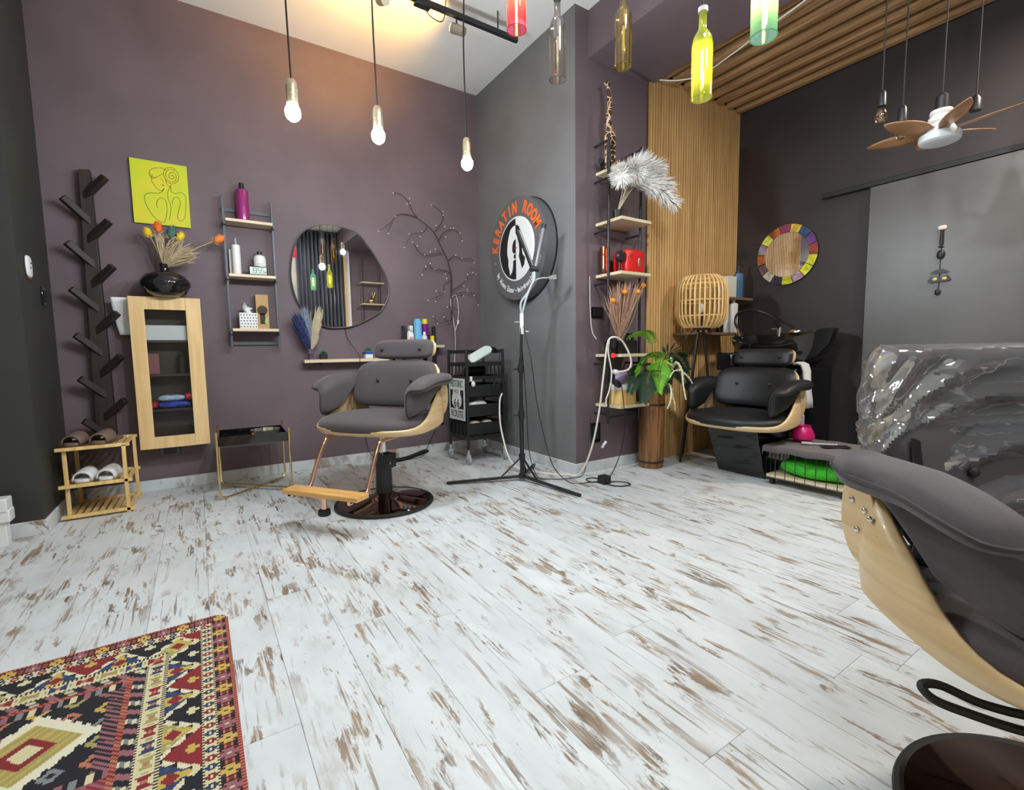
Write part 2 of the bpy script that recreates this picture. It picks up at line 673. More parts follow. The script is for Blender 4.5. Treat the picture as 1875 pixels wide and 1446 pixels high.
# slatted oak wall panel
panel = thing('slatted_wall_panel', 'vertical oak slat panel on the wall behind the bamboo lamp', 'wall panel', (3.2, YC, 0))
put('backing', MB().box(3.2, XD - .001, YC - .012, YC - .0005, 0.0, 3.2), M['slat_back'], panel)
nsl = 38
step = (XD - 3.2) / nsl
_sl = mesh_from('slat', MB().box(-.0125, .0125, -.02, 0, 0, 3.2), M['slat'], 0)
for k in range(nsl):
    o = bpy.data.objects.new('slat', _sl)
    COL.objects.link(o)
    o.parent = panel
    o.location = (step * (k + .5), -0.0125, 0.001)

# joists under the alcove ceiling
for k in range(8):
    xx = 3.335 + k * 0.153
    o = struct('ceiling_joist', MB().box(-.027, .027, YR + .02 - 2.76, 0, 0, .10), M['beam'], bev=.004)
    o.location = (xx, 2.76, 3.165)
    o['label'] = 'rough pine ceiling joist'

# sliding door on the dark wall
struct('door_1', MB().box(XD - .045, XD - .012, -.1, 1.655, 0.015, 2.185), mat('grey_door_paint', (0.105, 0.104, 0.104), 0.33, var=0.18, vscale=2.2, bump=0.2, bscale=240), label='dark grey sliding door', bev=.003)
struct('trim_1', MB().box(XD - .05, XD - .001, -.2, 2.0, 2.188, 2.225), M['black_metal'], label='black sliding door rail', bev=.003)

# assumed, unseen ceiling lamps added over the part of the room behind the photographer
M['assumed_lamp_white'] = mat('assumed_lamp_housing', (0.7, 0.7, 0.7), 0.5)
for (lx, ly), lb in zip(ASSUMED_LAMPS, ('assumed round flat ceiling lamp above the photographer', 'assumed round flat ceiling lamp near the cream side wall', 'assumed round flat ceiling lamp near the curtain')):
    t = thing('assumed_ceiling_lamp', lb, 'ceiling lamp', (lx, ly, 3.45), group='assumed round ceiling lamps')
    put('housing', MB().lathe([(0, 3.45), (.22, 3.45), (.22, 3.385), (.0, 3.385)], (lx, ly, 0), 24), M['assumed_lamp_white'], t)  # housing added around the assumed area light

# rear of the room, seen in the mirror: curtain, post, shelf
g = []
for a in range(61):
    xx = 1.75 + .9 * a / 60
    yy = YR + .12 + .045 * sin(a * 1.25)
    g.append([(xx, yy, .03), (xx, yy + .01, 1.7), (xx, yy, 3.4)])
cur = thing('curtain', 'long dark grey curtain with pale stripes seen in the mirror', 'curtain', (2.2, YR + .12, 0))
put('curtain_cloth', MB().sheet(g), mat('dark_grey_satin', (0.10, 0.10, 0.115), 0.3, var=0.5, vscale=6, stretch=(6, 1, .2)), cur, solid=.003)
put('curtain_rail', MB().cyl((1.6, YR + .12, 3.41), (2.68, YR + .12, 3.41), .012), M['black_metal'], cur)
struct('trim_2', MB().box(2.67, 2.72, YR, YR + .09, 0, ZC - .35), M['pine'], label='pine door post')
struct('trim_3', MB().box(2.72, 2.8, YR, YR + .05, 0, ZC - .35), M['white'], label='white door post')
t = thing('wall_shelf_unit', 'pipe shelf on the rear wall seen in the mirror', 'shelf', (3.25, YR + .15, 1.3))
for xx in (3.05, 3.42):
    put('pole', MB().cyl((xx, YR + .1, 1.2), (xx, YR + .1, 3.0), .01), M['black_metal'], t)
for zz in (1.55, 2.0, 2.45):
    put('shelf_board', MB().box(3.0, 3.47, YR + .021, YR + .22, zz, zz + .02), M['shelf_wood'], t)
one('ornament', 'gold rabbit shaped ornament on the rear shelf in the mirror', 'ornament',
    MB().sup((3.22, YR + .12, 2.08), (.06, .04, .06), 1, 1).sup((3.26, YR + .12, 2.17), (.03, .03, .04), 1, 1).cyl((3.25, YR + .12, 2.19), (3.23, YR + .12, 2.28), .012, .006).cyl((3.27, YR + .12, 2.19), (3.3, YR + .12, 2.28), .012, .006), M['gold'])
# ================================================================== left side: coat tree, cabinet, painting, shoe rack
t = thing('coat_tree', 'dark brown wall coat rack shaped like a tree trunk with pegs', 'coat rack', (-.55, 4.22, .43))
put('trunk', MB().prism([(-.565, 2.18), (-.505, 2.19), (-.49, .43), (-.60, .43)], 'xz', 4.2, YA - .001), M['dark_wood'], t, bev=.004)
for zt in (2.15, 1.87, 1.58, 1.275, .985, .69):
    put('peg', MB().bar((-.55, 4.22, zt - .14), (-.425, 4.15, zt - .01), .036, .04), M['dark_wood'], t, bev=.003)
for zt in (1.99, 1.712, 1.423, 1.128, .845, .565):
    put('peg', MB().bar((-.525, 4.22, zt - .14), (-.645, 4.15, zt - .01), .036, .04), M['dark_wood'], t, bev=.003)

# painting
M['canvas'] = bpy.data.materials.new('yellow_green_canvas')
m = M['canvas']
m.use_nodes = True
N, L = nodes_of(m)
tc = N.new('ShaderNodeTexCoord')
nz = N.new('ShaderNodeTexNoise')
nz.inputs['Scale'].default_value = 5
nz.inputs['Detail'].default_value = 2
L.new(tc.outputs['Object'], nz.inputs['Vector'])
rr = N.new('ShaderNodeValToRGB')
rr.color_ramp.elements[0].position = .35
rr.color_ramp.elements[0].color = (0.70, 0.60, 0.02, 1)
rr.color_ramp.elements[1].position = .65
rr.color_ramp.elements[1].color = (0.52, 0.64, 0.01, 1)
L.new(nz.outputs['Fac'], rr.inputs[0])
L.new(rr.outputs[0], N['Principled BSDF'].inputs['Base Color'])
N['Principled BSDF'].inputs['Roughness'].default_value = .55
t = thing('painting', 'yellow green canvas with a black line drawing of a woman', 'painting', (-.137, 4.24, 1.89))
put('canvas', MB().box(-.3, .025, 4.236, YA - .001, 1.89, 2.32), M['canvas'], t, bev=.002)
LN = [[(1065, 270), (1075, 240), (1110, 225), (1160, 225), (1190, 240)],
      [(1190, 225), (1230, 220), (1265, 250), (1280, 290), (1265, 325), (1230, 340), (1200, 325), (1175, 290), (1170, 250), (1190, 228)],
      [(1225, 285), (1235, 275), (1245, 290), (1230, 305), (1210, 295), (1212, 265), (1240, 255), (1262, 280), (1255, 315), (1225, 325), (1195, 305), (1185, 265), (1210, 235), (1250, 240)],
      [(1090, 270), (1083, 310), (1100, 345), (1130, 380), (1155, 388), (1172, 372)],
      [(1065, 270), (1090, 300), (1130, 285), (1165, 265)], [(1072, 262), (1085, 288), (1110, 292)],
      [(1150, 300), (1165, 320), (1175, 330)], [(1152, 345), (1170, 355), (1160, 340)], [(1180, 300), (1195, 345), (1215, 362)],
      [(1172, 375), (1140, 405), (1060, 405), (1032, 425), (1040, 480), (1070, 540), (1110, 590), (1150, 618), (1175, 610), (1190, 540), (1185, 470), (1155, 440), (1125, 455), (1115, 490), (1125, 512)],
      [(1220, 350), (1198, 400), (1200, 450), (1220, 510), (1205, 605)],
      [(1222, 350), (1222, 390), (1250, 410), (1300, 405), (1330, 440), (1330, 520), (1320, 590), (1290, 615), (1268, 590), (1275, 540), (1290, 480), (1270, 440), (1240, 445), (1230, 490)]]
mb = MB()
for ln in LN:
    q = []
    for (a, b) in ln:
        s = (a - 928 - (b - 150) * .062) / 407.0
        v = (b - 150 - s * 60) / 460.0
        q.append((-.3 + .325 * s, 4.2358, 2.32 - .43 * v))
    mb.tube(spl(q, 5), .0013, 4)
put('line_drawing', mb, M['black'], t)

# wall cabinet
cx0, cx1, cz0, cz1, cyf = -.362, .045, .33, 1.375, 4.10
M['cab_in'] = mat('cabinet_interior', (0.05, 0.038, 0.030), 0.6)
t = thing('wall_cabinet', 'narrow pine wall cabinet with a glass door', 'cabinet', (-.16, 4.18, cz0))
put('body', MB().box(cx0 + .004, cx1 - .004, YA - .01, YA - .001, cz0, cz1).box(cx0 + .004, cx0 + .018, cyf + .02, YA - .01, cz0, cz1).box(cx1 - .018, cx1 - .004, cyf + .02, YA - .01, cz0, cz1)
    .box(cx0 + .018, cx1 - .018, cyf + .02, YA - .01, cz0, cz0 + .016).box(cx0 + .018, cx1 - .018, cyf + .02, YA - .01, cz1 - .016, cz1), M['cab_in'], t)
for zz in (1.08, .845, .60):
    put('shelf', MB().box(cx0 + .019, cx1 - .019, cyf + .035, YA - .011, zz - .014, zz), M['cab_in'], t)
d = put('door', MB().box(cx0, -.278, cyf, cyf + .019, cz0, cz1).box(-.045, cx1, cyf, cyf + .019, cz0, cz1), M['pine'], t, bev=.002)
put('door_rail', MB().box(-.278, -.045, cyf + .0005, cyf + .0185, 1.29, cz1), M['pine'], d)
put('door_rail', MB().box(-.278, -.045, cyf + .0005, cyf + .0185, cz0, .412), M['pine'], d)
put('pane', MB().box(-.278, -.045, cyf + .008, cyf + .011, .412, 1.29), M['glass'], d)
one('paper_stack', 'white folded paper pile behind the cabinet glass on its upper shelf', 'paper', MB().box(-.30, -.03, 4.14, 4.235, 1.081, 1.185), M['paper'], bev=.003)
one('paper_box', 'dull pink box on the middle shelf inside the glass cabinet', 'box', MB().box(-.29, -.22, 4.15, 4.23, .846, .99), mat('dull_pink_card', (.28, .10, .11), .6), bev=.003)
one('pump_bottle', 'dark bottle on the middle shelf inside the glass cabinet', 'bottle', MB().lathe([(0, .846), (.028, .846), (.028, .96), (.01, .98), (.01, 1.01), (0, 1.01)], (-.09, 4.19, 0), 14), M['black'])
M['bluefoil'] = mat('blue_foil', (.03, .06, .42), .2, var=.6, vscale=25)
M['whitefoil'] = mat('pale_blue_foil', (.45, .55, .80), .2, var=.4, vscale=30)
M['redfoil'] = mat('red_foil', (.55, .02, .03), .25, var=.4, vscale=30)
for (nm, lb, c, h, mm, rz) in [
    ('sweet_packet', 'pale blue foil packet on top of the pile inside the glass cabinet', (-.165, 4.17, .675), (.085, .04, .022), 'whitefoil', 4),
    ('sweet_packet', 'deep blue foil packet under the pale one inside the glass cabinet', (-.15, 4.18, .628), (.10, .045, .026), 'bluefoil', -3),
    ('sweet_packet', 'red foil packet at the outer end of the cabinet pile', (-.062, 4.16, .683), (.030, .035, .026), 'redfoil', 12),
    ('sweet_packet', 'small red foil packet at the hinge end of the cabinet pile', (-.268, 4.155, .63), (.022, .03, .024), 'redfoil', -12),
    ('sweet_packet', 'dark blue foil packet lying on the cabinet floor', (-.16, 4.17, .376), (.10, .045, .028), 'bluefoil', 3)]:
    one(nm, lb, 'packet', MB().sup(c, h, .8, .5, 20, 8, lambda x, y, z: (x, y, z + .004 * sin(90 * x) * cos(70 * y)), rot('Z', rz)), M[mm], 'foil packets in the cabinet')

g = [[(-.455 + .03 * (k / 8) ** 2 + (0 if j else 0) + j * .016, 4.17 + .03 * sin(k / 8 * 2), 1.37 - .25 * k / 8) for j in range(7)] for k in range(9)]
one('paper_sheet', 'white paper sheet sticking out behind the pine cabinet', 'paper', MB().sheet(g), M['paper'], solid=.002)

# black vase with dried flowers
one('vase', 'flat round gloss black vase on the pine cabinet', 'vase',
    MB().lathe([(0, 1.3755), (.07, 1.3755), (.115, 1.40), (.146, 1.45), (.147, 1.475), (.12, 1.52), (.06, 1.545), (.026, 1.553), (.022, 1.575), (.03, 1.60), (.022, 1.60), (.016, 1.57), (0, 1.565)], (-.147, 4.108, 0), 40), M['gloss_black'])
M['stem'] = mat('dried_stem', (.55, .40, .20), .7)


def flower(col, tip, r, label, seedname='dried_thistle'):
    t = thing(seedname, label, 'dried flower', (-.147, 4.108, 1.57), group='dried flowers in the black vase')
    b = Vector((-.147, 4.108, 1.575))
    tp = Vector(tip)
    mid = (b + tp) / 2 + Vector((0, 0, .02))
    put('stem', MB().tube(spl([b, mid, tp], 5), .0028, 5), M['stem'], t)
    d = (tp - b).normalized()
    mb = MB()
    Rm = d.to_track_quat('Z', 'Y').to_matrix()
    mb.sup((0, 0, 0), (r, r, r * 1.5), 1, 1, 14, 10)
    rng = random.Random(int(tip[0] * 1000))
    for k in range(90):
        a, zz = rng.random() * 2 * pi, rng.uniform(-1, 1)
        n = Vector((sqrt(1 - zz * zz) * cos(a) * r, sqrt(1 - zz * zz) * sin(a) * r, zz * r * 1.5))
        mb.tube([n * .9, n * 1.25 + Vector((0, 0, r * .1))], [.0022, .0006], 3)
    mb.xf(Matrix.Translation(tp) @ Rm.to_4x4())
    put('flower_head', mb, mat('dyed_' + seedname, col, .75), t)
    mb = MB()
    for k in range(7):
        a = 2 * pi * k / 7
        mb.tube([(0, 0, -r * 1.4), (r * .9 * cos(a), r * .9 * sin(a), -r * 1.3), (r * 1.4 * cos(a), r * 1.4 * sin(a), -r * .7)], [.003, .003, .0008], 4)
    mb.xf(Matrix.Translation(tp) @ Rm.to_4x4())
    put('bracts', mb, M['stem'], t)


flower((.75, .52, .02), (-.222, 4.09, 1.80), .022, 'yellow dried thistle beside the orange one in the black vase')
flower((.80, .13, .02), (-.165, 4.09, 1.84), .024, 'red orange dried thistle standing upright in the black vase')
flower((.055, .13, .12), (-.092, 4.10, 1.815), .030, 'dark teal dried thistle in the black vase')
flower((.75, .55, .03), (-.042, 4.08, 1.79), .022, 'small yellow dried thistle beside the dark teal one')
flower((.80, .22, .04), (.185, 4.06, 1.795), .026, 'orange dried thistle reaching far out sideways from the black vase')


def plume(name, label, cat, base, tips, mtl, r=.0016, n=60, spread=.05, bend=.03, seed=1, group=None, stem=None):
    rng = random.Random(seed)
    mb = MB()
    b = Vector(base)
    for k in range(n):
        tp = Vector(tips[k % len(tips)]) + Vector((rng.uniform(-1, 1), rng.uniform(-1, 1), rng.uniform(-1, 1))) * spread
        mid = b.lerp(tp, .55) + Vector((rng.uniform(-1, 1), rng.uniform(-1, 1), rng.uniform(0, 1))) * bend
        mb.tube(spl([b, mid, tp], 3), [r * 1.3] * 3 + [r] * 3 + [r * .3], 4)
    return one(name, label, cat, mb, mtl, group)


M['pampas'] = mat('beige_pampas', (.56, .44, .27), .8, var=.2, vscale=40)
plume('dried_grass_plume', 'beige pampas plume fanning sideways out of the black vase', 'dried grass', (-.147, 4.108, 1.575), [(-.06, 4.08, 1.76), (0, 4.07, 1.73), (.04, 4.07, 1.68), (-.02, 4.08, 1.70), (.02, 4.07, 1.65)], M['pampas'], n=120, spread=.035, seed=3, group='dried flowers in the black vase')
plume('dried_grass_plume', 'slim beige grass plume standing upright in the black vase', 'dried grass', (-.147, 4.108, 1.575), [(-.17, 4.09, 1.80), (-.155, 4.09, 1.78)], M['pampas'], n=50, spread=.02, seed=4, bend=.01, group='dried flowers in the black vase')

# wall fittings on the pillar
t = thing('wall_plaque', 'small white oval plaque on the dark pillar', 'plaque', (XP, 3.75, 1.48))
put('plate', MB().sup((-.752, 3.75, 1.48), (.012, .05, .06), .6, .9, 24, 10), M['white'], t)
put('rim', MB().sup((-.757, 3.765, 1.478), (.008, .056, .066), .6, .9, 24, 10), mat('terracotta', (.22, .09, .06), .6), t)
put('features', MB().tube([(-.7385, 3.745, 1.50), (-.7385, 3.74, 1.495)], .003, 5).tube([(-.7385, 3.735, 1.475), (-.7385, 3.73, 1.468)], .002, 5), M['black'], t)


def socket(label, c, n, wd=.075, ht=.085, cat='socket', name='wall_socket'):
    t = thing(name, label, cat, c)
    c = Vector(c)
    ax = 0 if n == 'x' else 1
    s = 1 if n == 'x' else -1
    def bx(w2, h2, d0, d1):
        return MB().box(c.x + d0 * s, c.x + d1 * s, c.y - w2, c.y + w2, c.z - h2, c.z + h2) if ax == 0 else MB().box(c.x - w2, c.x + w2, c.y + d1 * s, c.y + d0 * s, c.z - h2, c.z + h2)
    put('plate', bx(wd / 2, ht / 2, .0005, .010), M['gloss_black'], t, bev=.003)
    put('insert', bx(wd / 3, ht / 3, .010, .013), M['black'], t, bev=.002)


socket('black wall switch on the dark pillar', (XP, 4.03, 1.345), 'x', .075, .11, 'switch', 'wall_switch')
socket('black wall socket below the pine cabinet', (-.205, YA, .285), 'y', .12, .08)
t = thing('door_frame_stub', 'white door frame corner at the left picture edge', 'door frame', (-.87, 3.45, 0))
put('post', MB().box(-1.0, -.875, 3.44, 3.50, 0, .16), M['white'], t, bev=.004)
put('bracket', MB().box(-1.0, -.855, 3.425, 3.51, .13, .195), M['white'], t, bev=.006)
put('bracket_cap', MB().box(-1.0, -.86, 3.42, 3.512, .185, .255), M['white'], t, bev=.006)

# bamboo shoe rack
t = thing('shoe_rack', 'small bamboo shoe rack in the corner under the coat tree', 'shoe rack', (-.55, 3.97, 0))
for (px, py) in [(-.695, 3.80), (-.415, 3.775), (-.695, 4.13), (-.395, 4.13)]:
    put('post', MB().bar((px, py, 0), (px, py, .43), .02, .02, (1, 0, 0)), M['bamboo'], t, bev=.002)
for zz in (.012, .195, .42):
    put('rail', MB().box(-.73, -.385, 3.765, 3.788, zz, zz + .02), M['bamboo'], t, bev=.002)
    put('rail', MB().box(-.73, -.375, 4.135, 4.155, zz, zz + .02), M['bamboo'], t, bev=.002)
    for k in range(9):
        xx = -.705 + k * .036
        put('slat', MB().box(xx, xx + .022, 3.788, 4.135, zz + .004, zz + .016), M['bamboo'], t)


def slipper(label, loc, rz, mtl, group):
    """slide slipper, toe towards local -Y"""
    t = thing('slipper', label, 'slipper', loc, rz, group)
    mb = MB()
    out = [(0, -.135), (.03, -.128), (.048, -.09), (.05, -.03), (.042, .03), (.04, .09), (.028, .128), (0, .137), (-.028, .128), (-.038, .09), (-.038, .03), (-.046, -.03), (-.046, -.09), (-.03, -.128)]
    pts = [(p.x, p.y) for p in spl([(a, b, 0) for a, b in out], 4, True)]
    mb.prism(pts, 'xy', 0, .022)
    put('sole', mb, mtl, t, world=False, bev=.006)
    n, mrow = 13, 7
    g = []
    for j in range(mrow):
        yy = -.125 + .125 * j / (mrow - 1)
        wd = .044 + .008 * sin(pi * j / (mrow - 1))
        hh = .050 + .016 * (j / (mrow - 1)) ** .8
        g.append([(wd * cos(pi * k / (n - 1)), yy, .012 + hh * sin(pi * k / (n - 1)) ** .8) for k in range(n)])
    put('strap', MB().sheet(g), mtl, t, world=False, solid=.008)


M['taupe'] = mat('taupe_foam', (.16, .105, .082), .6)
M['white_foam'] = mat('white_foam', (.72, .73, .74), .5)
# the open toes look towards the room
slipper('taupe slide slipper on the top of the shoe rack, next to the pillar', (-.635, 3.92, .4405), radians(-12), M['taupe'], 'taupe slippers')
slipper('taupe slide slipper on the top of the shoe rack, next to the cabinet', (-.50, 3.91, .4405), radians(-16), M['taupe'], 'taupe slippers')
slipper('white slide slipper on the middle tier, next to the pillar', (-.605, 3.92, .2155), radians(-10), M['white_foam'], 'white slippers')
slipper('white slide slipper on the middle tier, next to the cabinet', (-.49, 3.91, .2155), radians(-12), M['white_foam'], 'white slippers')
# ================================================================== back wall: ladder shelf, mirror, wall shelf, tray table
t = thing('ladder_shelf', 'slate blue steel ladder shelf with three pale boards on the aubergine wall', 'shelf', (.39, 4.2, 1.03))
for xx in (.228, .552):
    put('upright', MB().box(xx - .009, xx + .009, 4.165, 4.185, 1.03, 2.14), M['slate_metal'], t, bev=.002)
    for zz in (1.945, 1.55, 1.15):
        put('bracket', MB().box(xx - .006, xx + .006, 4.11, YA - .001, zz - .022, zz - .002), M['slate_metal'], t)
for zz in (2.055, 1.06):
    put('crossbar', MB().box(.222, .558, 4.242, 4.252, zz - .012, zz + .012), M['slate_metal'], t)
for zz in (1.955, 1.56, 1.16):
    put('shelf_board', MB().box(.236, .544, 4.10, 4.25, zz - .012, zz + .008), M['shelf_wood'], t, bev=.001)

SH = [1.9635, 1.5685, 1.1685]


def bottle(label, c, r, h, body_m, cap_m=None, cap=(.4, .03), neck=.85, squash=1.0, name='bottle', group=None, rz=0, n=24, sq=1.0):
    t = thing(name, label, 'bottle', c, rz, group)
    b = MB()
    b.lathe([(0, 0), (r * .96, 0), (r, .006), (r, h * neck), (r * .8, h * (neck + (1 - neck) * .7)), (r * cap[0], h), (0, h)], (0, 0, 0), n)
    b.v = [(x, y * squash, z) for (x, y, z) in b.v]
    put('body', b, body_m, t, world=False)
    if cap_m:
        put('cap', MB().lathe([(0, h), (r * cap[0], h), (r * cap[0] * .95, h + cap[1]), (0, h + cap[1])], (0, 0, 0), 16), cap_m, t, world=False)
    return t


M['magenta'] = mat('magenta_plastic', (.28, .018, .15), .25, coat=.3)
bottle('tall magenta bottle with a black cap on the top board', (.357, 4.165, SH[0]), .043, .235, M['magenta'], M['black'], (.40, .042), .93)
t = bottle('tall white ribbed tube bottle on the middle board', (.293, 4.155, SH[1]), .029, .22, M['white'], M['grey_plastic'], (.25, .045), .96, name='pump_bottle')
put('ribs', MB().tube([(.029 * cos(a * .5), .029 * sin(a * .5), .02 + a * .0028) for a in range(70)], .0018, 4), M['white'], t, world=False)
one('carton', 'cream carton standing behind the white tube bottle', 'box', MB().box(.248, .275, 4.19, 4.235, SH[1], SH[1] + .19), M['offwhite'], bev=.002)
t = bottle('white round shouldered bottle with a black cap behind the clock', (.452, 4.195, SH[1]), .043, .165, M['white'], M['black'], (.40, .024), .82)
put('print', MB().box(-.02, .02, -.0438, -.043, .09, .094).box(-.02, .01, -.0438, -.043, .08, .082), M['grey_plastic'], t, world=False)

# digital clock 19 55
t = thing('digital_clock', 'small digital clock reading 19 55 on the middle board', 'clock', (.43, 4.128, SH[1]))
put('case', MB().box(.366, .494, 4.120, 4.142, SH[1], SH[1] + .068), M['black'], t, bev=.006)
put('screen', MB().box(.374, .486, 4.1185, 4.120, SH[1] + .008, SH[1] + .06), mat('lcd_green', (.42, .52, .42), .3), t)
SEG = {'1': 'bc', '9': 'abcdfg', '5': 'acdfg'}
mb = MB()
sw, sh_, zc = .017, .034, SH[1] + .018
for k, (ch, xo) in enumerate(zip('1955', (.378, .400, .428, .451))):
    S = {'a': (0, sh_, sw, sh_), 'b': (sw, sh_ / 2, sw, sh_), 'c': (sw, 0, sw, sh_ / 2), 'd': (0, 0, sw, 0), 'e': (0, 0, 0, sh_ / 2), 'f': (0, sh_ / 2, 0, sh_), 'g': (0, sh_ / 2, sw, sh_ / 2)}
    for s in SEG[ch]:
        a, b, c, d = S[s]
        th = .0016
        mb.box(xo + min(a, c) - th, xo + max(a, c) + th, 4.1178, 4.1185, zc + min(b, d) - th, zc + max(b, d) + th)
for dz in (.01, .024):
    mb.box(.4205, .4235, 4.1178, 4.1185, zc + dz - .0015, zc + dz + .0015)
mb.box(.475, .483, 4.1178, 4.1185, zc, zc + .012)
put('digits', mb, M['black'], t)

# tissue box with punched holes
t = thing('tissue_box', 'white tissue box with dark punched holes and a tissue on top', 'tissue box', (.35, 4.16, SH[2]))
put('box', MB().box(.285, .405, 4.125, 4.225, SH[2], SH[2] + .118), M['white'], t, bev=.003)
mb = MB()
for r_ in range(5):
    for c_ in range(6):
        px, pz = .296 + c_ * .0195 + (.005 if r_ % 2 else 0), SH[2] + .014 + r_ * .022
        w2, h2 = ((.0035, .005) if (r_ + c_) % 2 else (.005, .003))
        mb.box(px - w2, px + w2, 4.1242, 4.1252, pz - h2, pz + h2)
        if c_ < 4:
            mb.box(.4048, .4056, 4.135 + c_ * .024 - w2, 4.135 + c_ * .024 + w2, pz - h2, pz + h2)
put('holes', mb, M['black'], t)
mb = MB()
g = [[(.315 + .055 * j / 6 + .01 * sin(k * 1.3 + j), 4.17 + .018 * sin(j * 1.1 + k * .6), SH[2] + .115 + .085 * (k / 6) * (1 - .55 * j / 6)) for j in range(7)] for k in range(7)]
put('tissue', mb.sheet(g), M['paper'], t, solid=.0015)
M['kraft'] = mat('kraft_card', (.50, .31, .13), .7)
t = thing('gift_box', 'tall kraft box with a round dark window beside the tissue box', 'box', (.45, 4.2, SH[2]))
put('carton', MB().box(.405, .492, 4.19, 4.24, SH[2], SH[2] + .265), M['kraft'], t, bev=.002)
put('window', MB().lathe([(0, 4.186), (.036, 4.186), (.036, 4.1895), (0, 4.1895)], (.448, 0, SH[2] + .145), 24, 'y').box(.430, .466, 4.186, 4.1895, SH[2] + .04, SH[2] + .12), mat('dark_window', (.05, .03, .02), .2), t)
put('leaf_print', MB().prism([(.46, SH[2] + .05), (.478, SH[2] + .04), (.485, SH[2] + .075), (.47, SH[2] + .10)], 'xz', 4.1855, 4.1895), mat('pale_green_print', (.35, .55, .18), .6), t)

# wavy mirror
t = thing('wall_mirror', 'large wavy round mirror on the aubergine wall', 'mirror', (1.08, 4.24, 1.2))
OUT = [(.673, 1.62), (.715, 1.84), (.806, 1.972), (.978, 2.037), (1.20, 2.0), (1.30, 1.90), (1.381, 1.785), (1.462, 1.63), (1.475, 1.50), (1.44, 1.40), (1.36, 1.312), (1.165, 1.213), (1.05, 1.192), (.937, 1.192), (.83, 1.245), (.76, 1.315), (.70, 1.43)]
pts = [(p.x, p.y) for p in spl([(a, b, 0) for a, b in OUT], 6, True)]
put('backing', MB().prism(pts, 'xz', 4.236, YA - .001), M['black'], t)
ins = [(1.075 + (a - 1.075) * .99, 1.61 + (b - 1.61) * .99) for a, b in pts]
put('glass', MB().prism(ins, 'xz', 4.232, 4.2355), M['mirror'], t, smooth=0)
put('rim', MB().tube([(a, 4.234, b) for a, b in pts], .0055, 6, True), mat('gunmetal_rim', (.20, .20, .21), .25, .9), t)
one('mirror_cable', 'thin black cable hanging below the wavy mirror', 'cable', MB().tube(spl([(1.08, 4.25, 1.2), (1.10, 4.245, 1.1), (1.16, 4.15, .96), (1.165, 4.138, .90), (1.18, 4.20, .78), (1.20, 4.25, .60)], 6), .0028, 5), M['black'])

# wall shelf under the mirror
t = thing('wall_shelf', 'long pale wall shelf board under the mirror', 'shelf', (1.08, 4.2, .90))
put('shelf_board', MB().box(.725, 1.425, 4.145, 4.258, .899, .925), M['shelf_wood'], t, bev=.001)
for xx in (.85, 1.3):
    put('bracket', MB().box(xx, xx + .02, 4.17, 4.258, .885, .899), M['black_metal'], t)
zs = .9255
M['vase_paint'] = mat('painted_vase', (.16, .09, .16), .35, var=.9, vscale=70)
one('small_vase', 'small painted vase holding blue and cream plumes on the wall shelf', 'vase', MB().lathe([(0, zs), (.014, zs), (.022, zs + .03), (.024, zs + .05), (.018, zs + .07), (.021, zs + .085), (.015, zs + .085), (.012, zs + .06), (0, zs + .06)], (.783, 4.185, 0), 20), M['vase_paint'])
M['blue_plume'] = mat('navy_plume', (.030, .045, .16), .75, var=.3, vscale=40)
M['cream_plume'] = mat('cream_plume', (.62, .53, .36), .8, var=.2, vscale=40)
M['grey_blue'] = mat('pale_blue_plume', (.30, .34, .42), .8, var=.2, vscale=40)
pb = (.783, 4.185, zs + .07)
plume('pampas_plume', 'navy blue pampas plume in the small painted vase', 'dried grass', pb, [(.665, 4.14, 1.27), (.69, 4.14, 1.29), (.71, 4.14, 1.24), (.68, 4.14, 1.20), (.70, 4.14, 1.12)], M['blue_plume'], .0022, 150, .03, .02, 5, 'plumes in the small vase')
plume('pampas_plume', 'cream pampas plume in the small painted vase', 'dried grass', pb, [(.85, 4.14, 1.34), (.865, 4.14, 1.32), (.84, 4.14, 1.28), (.85, 4.14, 1.22), (.83, 4.14, 1.14)], M['cream_plume'], .0022, 150, .022, .015, 6, 'plumes in the small vase')
plume('pampas_plume', 'thin pale blue plume between the navy and cream plumes', 'dried grass', pb, [(.75, 4.14, 1.34), (.77, 4.14, 1.32), (.73, 4.14, 1.33)], M['grey_blue'], .0016, 60, .02, .012, 8, 'plumes in the small vase')

M['leaf'] = mat('succulent_green', (.045, .13, .05), .5, var=.3, vscale=30)
M['soil'] = mat('soil', (.03, .02, .015), .9)


def succulent(label, c, pot_m, r, hp, band=None):
    t = thing('potted_succulent', label, 'plant', c, group='succulents on the wall shelf')
    put('pot', MB().box(-r, r, -r, r, 0, hp), pot_m, t, world=False, bev=.003)
    if band:
        put('pot_band', MB().box(-r - .0008, r + .0008, -r - .0008, r + .0008, hp * .6, hp * .98), band, t, world=False)
    mb = MB()
    for lay, (cnt, tilt, ln) in enumerate([(8, 25, r * 1.25), (7, 45, r * 1.2), (5, 68, r * 1.1)]):
        for k in range(cnt):
            a = 2 * pi * k / cnt + lay * .4
            d = Vector((cos(a) * cos(radians(tilt)), sin(a) * cos(radians(tilt)), sin(radians(tilt))))
            b = Vector((0, 0, hp))
            mb.tube([b, b + d * ln * .5, b + d * ln * .85, b + d * ln], [r * .12, r * .26, r * .2, .001], 5)
    put('leaves', mb, M['leaf'], t, world=False)


succulent('small succulent in a black cube pot on the wall shelf', (.882, 4.19, zs), M['black'], .028, .045)
succulent('small succulent in a blue and white pot on the wall shelf', (1.255, 4.19, zs), M['white'], .032, .06, mat('blue_glaze', (.02, .08, .35), .3))

